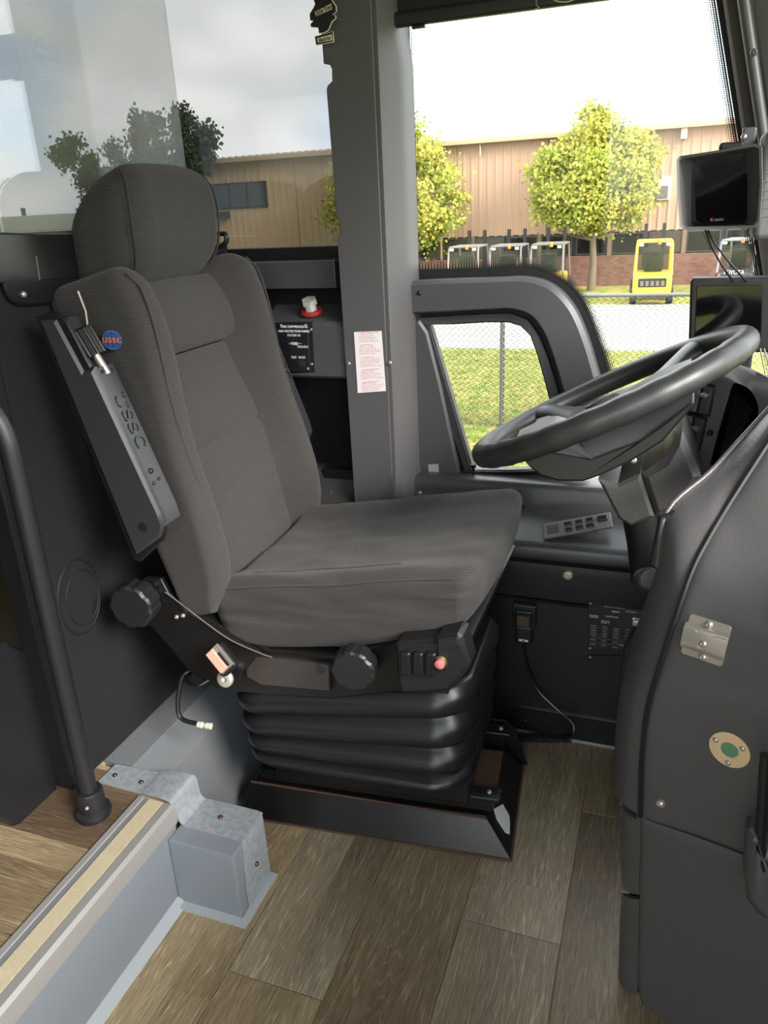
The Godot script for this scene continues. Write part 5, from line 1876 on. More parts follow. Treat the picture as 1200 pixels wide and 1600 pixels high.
func console() -> void:
	# side console under the window: lower panel, upper panel, shelf
	var o := thing("side_console", "dark moulded console under the quarter window with a shelf and panels", "console", Vector3(-0.4, 0, -1.82))
	var ax := Transform3D(Basis(Vector3.BACK, Vector3.UP, Vector3.LEFT), Vector3(0.22, 0, 0))
	var b := MB.new()
	b.prism([Vector2(-1.925, 0.002), Vector2(-1.762, 0.002), Vector2(-1.755, 0.01), Vector2(-1.752, 0.08), Vector2(-1.745, 0.088), Vector2(-1.748, 0.1), Vector2(-1.748, 0.41), Vector2(-1.755, 0.416), Vector2(-1.925, 0.416)], ax, 1.14)
	part("lower_panel", b, M.panel, o, 25.0)
	b = MB.new()
	b.prism([Vector2(-1.925, 0.42), Vector2(-1.752, 0.42), Vector2(-1.743, 0.426), Vector2(-1.738, 0.5), Vector2(-1.741, 0.522), Vector2(-1.75, 0.53), Vector2(-1.925, 0.53)], ax, 1.14)
	part("upper_panel", b, M.panel, o, 35.0)
	b = MB.new()
	var net := []
	for q in [[-1.77, 0.532, 0.0], [-1.735, 0.536, 0.0], [-1.724, 0.55, 0.0], [-1.726, 0.57, 0.0], [-1.735, 0.58, 0.0], [-1.75, 0.587, 0.0], [-1.79, 0.604, 0.0], [-1.815, 0.616, 0.3], [-1.83, 0.626, 1.0], [-1.84, 0.645, 0.6], [-1.846, 0.672, 0.0], [-1.852, 0.686, 0.0], [-1.868, 0.693, 0.0], [-1.925, 0.694, 0.0]]:
		var row := []
		for x in [-0.92, -0.6, -0.45, -0.34, -0.26, -0.18, -0.05, 0.1, 0.22]:
			var k := smoothstep(-0.34, -0.18, x) * float(q[2])
			row.append(Vector3(x, q[1] + 0.01 * k, q[0] + 0.004 * k))
		net.append(row)
	b.sheet(net, 0.006, 3)
	var sh := part("shelf", b, M.plastic, o, 60.0)
	b = MB.new()
	b.rbox(Vector3(-0.345, 0.634, -1.836), Vector3(0.075, 0.011, 0.012), 0.005, 3)
	part("slot", b, M.black, sh)
	b = MB.new()
	b.rbox(Vector3(-0.47, 0.634, -1.836), Vector3(0.1, 0.011, 0.012), 0.005, 3)
	part("slot", b, M.black, sh)
	screw(Vector3(-0.5909, 0.6468, -1.842), Vector3(0, 0.3, 1).normalized(), 0.006, o, M.steel)
	# plug, rivet and pin at the rear end of the console, and the printed panel behind the seat
	b = MB.new()
	b.box(Vector3(-0.8267, 0.6503, -1.86), Vector3(0.1, 0.09, 0.03), 0.006)
	var rp := part("rear_panel", b, M.panel, o)
	b = MB.new()
	b.cyl(Vector3(-0.8461, 0.6233, -1.846), Vector3(-0.841, 0.6276, -1.835), 0.012, 18, 0.002)
	part("plug", b, M.shiny, rp)
	b = MB.new()
	b.tube([Vector3(-0.8401, 0.5875, -1.79), Vector3(-0.7713, 0.5937, -1.79)], 0.0012, 5)
	b.tube([Vector3(-0.845, 0.5738, -1.79), Vector3(-0.7988, 0.578, -1.79)], 0.0018, 5)
	part("printed_line", b, M.letters, rp)
	# latch on the upper panel
	b = MB.new()
	b.lathe([Vector2(0.0125, -0.003), Vector2(0.0125, 0.003), Vector2(0.0105, 0.006), Vector2(0.006, 0.0065), Vector2(0.0055, 0.004), Vector2(0, 0.004)], Transform3D(Basis(Vector3.RIGHT, Vector3.BACK, Vector3.DOWN), Vector3(-0.1837, 0.5028, -1.737)), 22)
	part("push_latch", b, M.steel, o)
	b = MB.new()
	b.box(Vector3(-0.2, 0.006, -1.75), Vector3(0.8, 0.01, 0.008), 0.002)
	part("floor_trim", b, M.alum, o)
	screw(Vector3(-0.2796, 0.0438, -1.75), Vector3.BACK, 0.006, o, M.dark)
	# control panel with rows of buttons lying on the shelf
	var cx := facing(Vector3(-0.1702, 0.6161, -1.775), Vector3(-0.0924, 0.6329, -1.785) - Vector3(-0.2483, 0.5955, -1.765), Vector3(0, 0.55, -0.84))
	o = thing("mirror_control_panel", "flat grey control panel with six small buttons, lying on the shelf below the wheel", "control panel", cx.origin)
	b = MB.new()
	b.rbox(cx * Vector3(0, 0, 0.003), Vector3(0.165, 0.046, 0.008), 0.003, 2, cx.basis)
	part("plate", b, M.pale, o)
	for i in 6:
		b = MB.new()
		b.rbox(cx * Vector3(-0.02 + (i % 3) * 0.026, 0.009 - (i / 3) * 0.017, 0.008), Vector3(0.019, 0.011, 0.005), 0.003, 2, cx.basis)
		part("button", b, M.shiny, o)
	b = MB.new()
	b.rbox(cx * Vector3(0.062, 0.006, 0.009), Vector3(0.023, 0.016, 0.008), 0.003, 2, cx.basis)
	part("joystick", b, M.shiny, o)
	b = MB.new()
	b.rbox(cx * Vector3(-0.058, 0.0, 0.0072), Vector3(0.028, 0.026, 0.001), 0.0004, 1, cx.basis)
	part("symbol_plate", b, M.plastic, o)
	# hand microphone in its clip
	var mc := Vector3(-0.2863, 0.3668, -1.73)
	o = thing("hand_microphone", "black hand microphone hanging in a clip on the console panel", "microphone", mc)
	b = MB.new()
	b.rbox(mc + Vector3(0, 0.01, -0.004), Vector3(0.06, 0.068, 0.02), 0.005, 3)
	part("clip", b, M.dark, o)
	b = MB.new()
	b.rbox(mc + Vector3(0, 0.008, 0.008), Vector3(0.046, 0.05, 0.016), 0.006, 3)
	var hb := part("body", b, M.shiny, o)
	b = MB.new()
	for i in 6:
		b.rbox(mc + Vector3(-0.0125 + i * 0.005, 0.003, 0.0165), Vector3(0.003, 0.03, 0.003), 0.001, 1)
	part("speaker_grille", b, mat(Color(0.42, 0.36, 0.3), 0.5), hb)
	b = MB.new()
	b.rbox(mc + Vector3(0.001, -0.042, 0.0), Vector3(0.042, 0.05, 0.018), 0.006, 3)
	part("lower_body", b, M.dark, hb)
	b = MB.new()
	b.box(mc + Vector3(0.001, -0.056, 0.0095), Vector3(0.024, 0.006, 0.001), 0.0003)
	part("label_bar", b, M.letters, hb)
	b = MB.new()
	b.box(mc + Vector3(0.001, -0.056, 0.0102), Vector3(0.006, 0.003, 0.001))
	part("label_mark", b, M.black, hb)
	b = MB.new()
	b.tube(MB.smooth([mc + Vector3(0, -0.066, 0.0), Vector3(-0.2795, 0.2376, -1.735), Vector3(-0.2502, 0.1674, -1.73), Vector3(-0.1934, 0.1227, -1.715), Vector3(-0.1531, 0.1017, -1.7), Vector3(-0.1446, 0.0828, -1.69), Vector3(-0.1518, 0.0612, -1.69)], 5), 0.0038, 8)
	part("cord", b, M.wire, o)
	b = MB.new()
	var hel := []
	var a0 := Vector3(-0.1501, 0.0596, -1.69)
	var a1 := Vector3(-0.3081, 0.0272, -1.69)
	for i in 24 * 8 + 1:
		var t := i / (24.0 * 8.0)
		var an := TAU * i / 8.0
		hel.append(a0.lerp(a1, t) + Vector3(0, cos(an) * 0.0115, sin(an) * 0.0115))
	b.tube(hel, 0.0028, 6)
	part("coiled_cord", b, M.wire, o)
	# data plate
	var dp := Vector3(-0.0691, 0.3712, -1.744)
	o = thing("data_plate", "black maker's data plate with small silver print, riveted to the console panel", "plate", dp)
	b = MB.new()
	b.prism([Vector2(-0.1322, 0.4338), Vector2(-0.0026, 0.4479), Vector2(0.0075, 0.3106), Vector2(-0.1252, 0.2924)], Transform3D(Basis(), Vector3(0, 0, -1.7475)), 0.003, 0.0006)
	var pl := part("plate", b, M.screen, o)
	b = MB.new()
	b.prism([Vector2(-0.1261, 0.2791), Vector2(0.0085, 0.2979), Vector2(0.0095, 0.2834), Vector2(-0.127, 0.2639)], Transform3D(Basis(), Vector3(0, 0, -1.7475)), 0.003, 0.0006)
	part("lower_strip", b, M.screen, o)
	for q in [Vector3(-0.1258, 0.4276, -1.744), Vector3(-0.1209, 0.3006, -1.744), Vector3(-0.1196, 0.2746, -1.744)]:
		screw(q, Vector3.BACK, 0.0034, o, M.steel, "rivet")
	var put_words := func(t: String, px: Vector3, s: float, bold: bool) -> void:
		words(t, s, Transform3D(Basis(), px), M.letters, pl, "lettering", "Droid Sans", bold, 0.0004)
	put_words.call("PREVOST", Vector3(-0.052, 0.4352, -1.7437), 0.0115, true)
	put_words.call("MANUFACTURED BY", Vector3(-0.0693, 0.4249, -1.7437), 0.0055, false)
	put_words.call("PREVOST CAR", Vector3(-0.0337, 0.4298, -1.7437), 0.0055, false)
	put_words.call("DATE", Vector3(-0.0656, 0.413, -1.7437), 0.007, true)
	put_words.call("2222", Vector3(-0.1163, 0.3932, -1.7437), 0.0095, true)
	put_words.call("GVWR PNBV", Vector3(-0.0737, 0.3976, -1.7437), 0.0055, false)
	put_words.call("2221", Vector3(-0.088, 0.3811, -1.7437), 0.0095, true)
	b = MB.new()
	for r in 9:
		var y := Vector3(-0.1273, 0.3662, -1.7437) + Vector3(0.0, -0.0066, 0.0) * r
		if r == 5 or r == 7:
			b.box(y + Vector3(0.06, 0, 0), Vector3(0.11, 0.0008, 0.0006))
		else:
			for k in 4:
				b.box(y + Vector3(0.012 + k * 0.027, 0.0008 * (k % 2), 0), Vector3(0.014 - 0.003 * (k % 2), 0.0028, 0.0006))
	b.box(Vector3(-0.03, 0.4181, -1.7437), Vector3(0.026, 0.006, 0.0006))
	b.box(Vector3(-0.0462, 0.3221, -1.7437), Vector3(0.012, 0.006, 0.0006))
	stuff(part("small_print", b, mat(Color(0.5, 0.51, 0.53), 0.5), pl))


func steering() -> void:
	var c := Vector3(-0.098, 1.013, -1.45)
	var e1 := Vector3(cos(deg_to_rad(26.0)), sin(deg_to_rad(26.0)), 0)
	var e2 := Vector3(0, 0.07, 1).normalized()
	e2 = (e2 - e1 * e1.dot(e2)).normalized()
	var n := e2.cross(e1)
	if n.y < 0.0:
		n = -n
	var W := Transform3D(Basis(e1, n, e2), c)
	var root := thing("steering_wheel", "large black bus steering wheel with a padded hub and four spokes", "steering wheel", c)
	var b := MB.new()
	var ring := []
	var rad := []
	for i in 96:
		var a := TAU * i / 96.0
		ring.append(W * Vector3(cos(a) * 0.248, 0, sin(a) * 0.248))
		var grip := smoothstep(0.15, 0.35, sin(a)) * (0.5 + 0.5 * cos(a * 28.0))
		rad.append(0.0222 + 0.0018 * grip - 0.0008)
	b.tube(ring, rad, 16, true)
	part("rim", b, M.wheel, root, 60.0)
	for q: float in [48.0, 132.0, 228.0, 312.0]:
		var a := deg_to_rad(q)
		var d := Vector3(cos(a), 0, sin(a))
		var s := Vector3(-sin(a), 0, cos(a))
		var rows := []
		for k: Array in [[0.06, -0.03, 0.05, 0.018], [0.1, -0.026, 0.04, 0.016], [0.15, -0.016, 0.028, 0.014], [0.2, -0.005, 0.026, 0.015], [0.235, 0.0, 0.034, 0.017], [0.25, 0.0, 0.036, 0.016]]:
			var row := []
			for j in 16:
				var t := TAU * j / 16.0
				row.append(W * (d * k[0] + s * cos(t) * k[2] + Vector3(0, k[1] + sin(t) * k[3], 0)))
			rows.append(row)
		b = MB.new()
		b.loft(rows)
		part("spoke", b, M.wheel, root, 60.0)
	# hub pad
	b = MB.new()
	var pad := func(o: Vector3) -> Vector3:
		var q := o
		q.y += 0.008 * (1.0 - pow(o.x / 0.11, 2.0))
		q.z *= 1.0 - 0.12 * o.x / 0.11
		return q
	b.rbox(W * Vector3(0, -0.036, 0), Vector3(0.2, 0.05, 0.17), 0.02, 4, W.basis, 4, pad)
	var hub := part("hub_pad", b, M.wheel, root, 60.0)
	b = MB.new()
	var em := []
	for i in 24:
		var t := TAU * i / 24.0
		em.append(W * Vector3(-0.01 + cos(t) * 0.032, -0.0025 - 0.0 * t, sin(t) * 0.018))
	b.tube(em, 0.0014, 6, true)
	part("emblem_ring", b, M.dark, hub)
	b = MB.new()
	b.tube([W * Vector3(0.07, -0.0065, -0.075), W * Vector3(0.07, -0.0065, 0.075)], 0.0014, 6)
	part("seam", b, M.black, hub)
	b = MB.new()
	b.lathe([Vector2(0.075, -0.1), Vector2(0.07, -0.075), Vector2(0.06, -0.055), Vector2(0, -0.05)], W, 24)
	part("hub_collar", b, M.dark, root)
	# column with its two-piece shroud
	var o := thing("steering_shroud", "dark moulded steering column shroud below the wheel, leaning to the dashboard", "steering column", Vector3(-0.02, 0.7, -1.45))
	b = MB.new()
	b.prism([Vector2(-0.2422, 0.9357), Vector2(-0.217, 0.9444), Vector2(-0.1093, 0.9319), Vector2(-0.0288, 0.9711), Vector2(0.0451, 1.038), Vector2(0.0443, 1.0251), Vector2(0.0063, 0.9684), Vector2(-0.0437, 0.929), Vector2(-0.0966, 0.8984), Vector2(-0.1225, 0.8869), Vector2(-0.1662, 0.8849), Vector2(-0.1962, 0.8926), Vector2(-0.2161, 0.907)], Transform3D(Basis(), Vector3(0, 0, -1.57)), 0.24, 0.004)
	var sh := part("shroud", b, M.dark, o, 25.0)
	b = MB.new()
	b.sheet([[Vector3(-0.2422, 0.9357, -1.33), Vector3(-0.217, 0.9432, -1.33), Vector3(-0.1092, 0.9307, -1.33)], [Vector3(-0.248, 0.946, -1.36), Vector3(-0.1972, 0.9656, -1.36), Vector3(-0.1367, 0.9521, -1.36)], [Vector3(-0.2573, 0.9429, -1.45), Vector3(-0.1992, 0.9735, -1.45), Vector3(-0.163, 0.9688, -1.45)]], 0.006, 3)
	part("shroud_top", b, M.plastic, sh, 40.0)
	b = MB.new()
	b.sheet([[Vector3(-0.107, 0.9312, -1.329), Vector3(-0.0287, 0.9702, -1.329), Vector3(0.0169, 1.0112, -1.329), Vector3(0.046, 1.0382, -1.329)], [Vector3(-0.1344, 0.9522, -1.36), Vector3(-0.0499, 0.997, -1.36), Vector3(0.0039, 1.0404, -1.36), Vector3(0.0443, 1.0718, -1.36)], [Vector3(-0.1607, 0.9689, -1.45), Vector3(-0.0841, 1.0146, -1.45), Vector3(-0.0102, 1.0635, -1.45), Vector3(0.0409, 1.0871, -1.45)]], 0.006, 3)
	part("shroud_lid", b, M.trim, sh, 40.0)
	b = MB.new()
	b.tube([Vector3(-0.1344, 0.959, -1.328), Vector3(-0.108, 0.9314, -1.328), Vector3(-0.0286, 0.9694, -1.328), Vector3(0.0452, 1.0363, -1.328)], 0.0016, 6)
	part("seam", b, M.black, sh)
	b = MB.new()
	b.prism([Vector2(-0.097, 0.889), Vector2(-0.0627, 0.8832), Vector2(-0.0266, 0.9048), Vector2(0.0027, 0.8269), Vector2(-0.0358, 0.8049), Vector2(-0.0575, 0.8165)], Transform3D(Basis(), Vector3(0, 0, -1.52)), 0.18, 0.006)
	part("lower_shroud", b, M.vinyl, o, 25.0)
	b = MB.new()
	b.prism([Vector2(-0.0257, 0.9015), Vector2(0.0091, 0.9296), Vector2(0.0228, 0.9636), Vector2(0.0354, 0.9822), Vector2(0.0453, 0.9626), Vector2(0.0732, 0.9038), Vector2(0.044, 0.8389), Vector2(0.0038, 0.8231)], Transform3D(Basis(), Vector3(0, 0, -1.54)), 0.195, 0.012)
	part("lower_shroud_half", b, M.vinyl, o, 25.0)
	b = MB.new()
	b.tube([Vector3(-0.023, 0.7999, -1.43), Vector3(-0.0095, 0.7418, -1.43), Vector3(0.0036, 0.6617, -1.43)], 0.034, 14)
	part("column_tube", b, M.black, o)
	screw(Vector3(-0.0391, 0.9281, -1.345), Vector3(0, 0.4, 1).normalized(), 0.006, o, M.steel)

func dash() -> void:
	# fascia with the instrument recess
	var o := thing("instrument_fascia", "grey curved dashboard fascia with a dark instrument recess behind the steering wheel", "dashboard", Vector3(0.1, 0.8, -1.6))
	var outer := [Vector3(0.0537, 1.0402, -1.66), Vector3(0.1173, 1.0441, -1.6), Vector3(0.1536, 1.047, -1.5), Vector3(0.1796, 1.0504, -1.36), Vector3(0.1894, 1.0205, -1.33), Vector3(0.187, 0.9522, -1.31), Vector3(0.16, 0.8838, -1.36), Vector3(0.1207, 0.8126, -1.43), Vector3(0.0379, 0.7423, -1.54), Vector3(0.0181, 0.8233, -1.6), Vector3(0.0165, 0.8965, -1.63), Vector3(0.0284, 0.9846, -1.655)]
	var cav := [Vector3(0.1198, 1.027, -1.53), Vector3(0.1324, 1.0314, -1.5), Vector3(0.1459, 1.0258, -1.475), Vector3(0.1567, 1.0079, -1.455), Vector3(0.1586, 0.9887, -1.45), Vector3(0.1527, 0.9579, -1.46), Vector3(0.1374, 0.9226, -1.485), Vector3(0.1184, 0.8914, -1.515), Vector3(0.0991, 0.8612, -1.55), Vector3(0.1029, 0.8972, -1.565), Vector3(0.109, 0.9461, -1.56), Vector3(0.1151, 0.9971, -1.545)]
	var back := []
	var lip := []
	var mid := []
	var rim := []
	var deep := []
	for i in 12:
		var q: Vector3 = outer[i]
		var r: Vector3 = cav[i]
		back.append(q + Vector3(0.02, -0.02, -0.14))
		lip.append(q + Vector3(0, 0.004, -0.03))
		mid.append(q.lerp(r, 0.3) + Vector3(-0.004, 0.0, 0.012))
		rim.append(r.lerp(q, 0.06) + Vector3(0, 0, 0.006))
		deep.append(r + Vector3(0.03, -0.015, -0.1))
	var b := MB.new()
	var rows := []
	for l in [back, lip, outer, mid, rim, cav]:
		rows.append(MB.smooth(l, 4, true))
	b.loft(rows, true, false, false)
	part("fascia", b, M.pale, o, 60.0)
	b = MB.new()
	b.loft([MB.smooth(cav, 4, true), MB.smooth(deep, 4, true)], true, false, false)
	var m := Vector3.ZERO
	for q in deep:
		m += q / 12.0
	var dl := MB.smooth(deep, 4, true)
	for i in dl.size():
		b.tri(m, dl[i], dl[(i + 1) % dl.size()])
	part("instrument_recess", b, M.black, o, 60.0)
	b = MB.new()
	b.sheet([[Vector3(0.1087, 0.865, -1.54), Vector3(0.1273, 0.8929, -1.52)], [Vector3(0.1311, 1, -1.6), Vector3(0.1605, 0.9732, -1.56)]], 0.01, 2)
	part("instrument_panel", b, M.dark, o)
	screw(Vector3(0.0904, 0.9263, -1.555), Vector3(-0.3, 0.1, 1).normalized(), 0.006, o, M.dark)
	# rocker switches
	for q: Array in [[Vector3(0.0751, 0.9858, -1.588), 0.062], [Vector3(0.0653, 0.9188, -1.592), 0.07], [Vector3(0.0582, 0.8538, -1.59), 0.05]]:
		var f := facing(q[0], Vector3(1.0, -0.1, 0.55), Vector3(0.28, 1.0, 0.1))
		b = MB.new()
		b.rbox(f.origin, Vector3(0.05, q[1], 0.03), 0.004, 2, f.basis)
		var sw := part("switch_housing", b, M.black, o)
		for k in 2:
			b = MB.new()
			b.rbox(f * Vector3(-0.012 + k * 0.024, 0, 0.014), Vector3(0.019, float(q[1]) * 0.86, 0.01), 0.003, 2, f.basis)
			part("rocker", b, M.pale if k == 0 else M.plastic, sw)
		b = MB.new()
		b.rbox(f * Vector3(0.012, 0.012, 0.026), Vector3(0.015, 0.008, 0.02), 0.003, 2, f.basis)
		part("toggle", b, M.pale, sw)
	# display behind the wheel
	o = thing("dash_display", "flat black display screen standing on the dashboard behind the wheel", "screen", Vector3(0.1175, 1.0593, -1.68))
	b = MB.new()
	b.prism([Vector2(0.032, 1.1963), Vector2(0.0359, 1.2034), Vector2(0.1759, 1.2033), Vector2(0.1819, 1.1986), Vector2(0.1928, 1.0687), Vector2(0.1879, 1.0625), Vector2(0.0455, 1.0631), Vector2(0.0403, 1.0681)], Transform3D(Basis(), Vector3(0, 0, -1.7)), 0.04, 0.004)
	part("case", b, M.black, o, 25.0)
	b = MB.new()
	b.prism([Vector2(0.0442, 1.189), Vector2(0.1601, 1.1898), Vector2(0.1697, 1.0822), Vector2(0.0495, 1.0835)], Transform3D(Basis(), Vector3(0, 0, -1.662)), 0.003, 0.0008)
	part("screen", b, M.screen, o)
	b = MB.new()
	b.rbox(Vector3(0.1461, 1.0241, -1.7), Vector3(0.03, 0.1, 0.03), 0.006, 2)
	part("stand", b, M.black, o)
	b = MB.new()
	b.tube(MB.smooth([Vector3(0.1681, 1.0731, -1.64), Vector3(0.1734, 1.0523, -1.62), Vector3(0.1786, 1.032, -1.6)], 4), 0.0016, 6)
	b.tube(MB.smooth([Vector3(0.1748, 1.0732, -1.64), Vector3(0.1807, 1.0561, -1.62), Vector3(0.1887, 1.0383, -1.6)], 4), 0.0016, 6)
	part("cable", b, M.alum, o)
	monitor()
	side_shell()

func monitor() -> void:
	var o := thing("tablet_monitor", "hooded grey tablet monitor mounted on the front corner pillar", "monitor", Vector3(0.0755, 1.295, -1.56))
	var front := [Vector3(-0.0117, 1.41, -1.52), Vector3(-0.0071, 1.4157, -1.52), Vector3(0.0499, 1.4198, -1.5), Vector3(0.1052, 1.4254, -1.48), Vector3(0.1146, 1.4208, -1.475), Vector3(0.1226, 1.3622, -1.475), Vector3(0.1258, 1.3077, -1.48), Vector3(0.1207, 1.2979, -1.485), Vector3(0.0629, 1.2971, -1.51), Vector3(0.0117, 1.2976, -1.52), Vector3(0.0028, 1.3032, -1.52), Vector3(-0.0063, 1.3594, -1.52)]
	var inner := [Vector3(-0.0074, 1.4078, -1.522), Vector3(-0.0037, 1.4116, -1.522), Vector3(0.0503, 1.4161, -1.502), Vector3(0.1031, 1.421, -1.482), Vector3(0.1115, 1.4174, -1.477), Vector3(0.119, 1.3624, -1.477), Vector3(0.1219, 1.3098, -1.482), Vector3(0.1174, 1.3019, -1.487), Vector3(0.0626, 1.3012, -1.512), Vector3(0.0145, 1.3017, -1.522), Vector3(0.0068, 1.3061, -1.522), Vector3(-0.0021, 1.3592, -1.522)]
	var scr := [Vector3(0.0149, 1.4044, -1.575), Vector3(0.0166, 1.4084, -1.575), Vector3(0.0551, 1.4126, -1.565), Vector3(0.0923, 1.4168, -1.555), Vector3(0.0984, 1.4143, -1.553), Vector3(0.1064, 1.362, -1.553), Vector3(0.1117, 1.3085, -1.555), Vector3(0.1084, 1.3023, -1.557), Vector3(0.0645, 1.3016, -1.565), Vector3(0.0267, 1.3017, -1.575), Vector3(0.022, 1.3051, -1.575), Vector3(0.0171, 1.3586, -1.575)]
	var back := []
	for q in front:
		back.append(q + Vector3(0.012, -0.002, -0.1))
	var b := MB.new()
	b.loft([scr, inner, front, back], true, false, false)
	var mid := Vector3.ZERO
	for q in back:
		mid += q / 12.0
	for i in 12:
		b.tri(mid, back[(i + 1) % 12], back[i])
	part("hood", b, M.pale, o, 30.0)
	b = MB.new()
	mid = Vector3.ZERO
	for q in scr:
		mid += q / 12.0
	for i in 12:
		b.tri(mid, scr[(i + 1) % 12], scr[i])
	var sc := part("screen", b, M.screen, o)
	b = MB.new()
	b.prism([Vector2(0.0524, 1.314), Vector2(0.0566, 1.3139), Vector2(0.0571, 1.3086), Vector2(0.053, 1.3088)], Transform3D(Basis(), Vector3(0, 0, -1.5625)), 0.001)
	part("red_mark", b, M.red, sc)
	b = MB.new()
	b.prism([Vector2(0.0588, 1.3127), Vector2(0.0743, 1.3132), Vector2(0.0747, 1.309), Vector2(0.0592, 1.3085)], Transform3D(Basis(), Vector3(0, 0, -1.5618)), 0.001)
	part("maker_mark", b, M.trim, sc)
	b = MB.new()
	for i in 6:
		var dn := Vector3(0.0, -0.0135, 0.0) * i
		b.tube([Vector3(0.1244, 1.3814, -1.49) + dn, Vector3(0.1411, 1.3824, -1.49) + dn], 0.0012, 5)
	part("cooling_rib", b, M.pale, o)
	b = MB.new()
	b.rbox(Vector3(0.1496, 1.3617, -1.55), Vector3(0.06, 0.17, 0.09), 0.012, 3)
	part("housing", b, M.pale, o)
	b = MB.new()
	b.rbox(Vector3(0.1004, 1.4327, -1.57), Vector3(0.022, 0.045, 0.016), 0.004, 2)
	var br := part("bracket", b, M.trim, o)
	screw(Vector3(0.0916, 1.4403, -1.555), Vector3(-0.5, 0.2, 1).normalized(), 0.005, br, M.steel)
	b = MB.new()
	b.rbox(Vector3(0.0748, 1.4273, -1.565), Vector3(0.04, 0.014, 0.02), 0.006, 3)
	part("clamp_knob", b, M.black, br)
	b = MB.new()
	b.tube(MB.smooth([Vector3(0.0462, 1.2939, -1.56), Vector3(0.0599, 1.2661, -1.57), Vector3(0.0844, 1.227, -1.6), Vector3(0.1084, 1.1963, -1.66)], 5), 0.0018, 6)
	b.tube(MB.smooth([Vector3(0.0505, 1.2938, -1.56), Vector3(0.066, 1.2692, -1.57), Vector3(0.0992, 1.2301, -1.6), Vector3(0.1307, 1.1959, -1.66)], 5), 0.0018, 6)
	part("cable", b, M.wire, o)

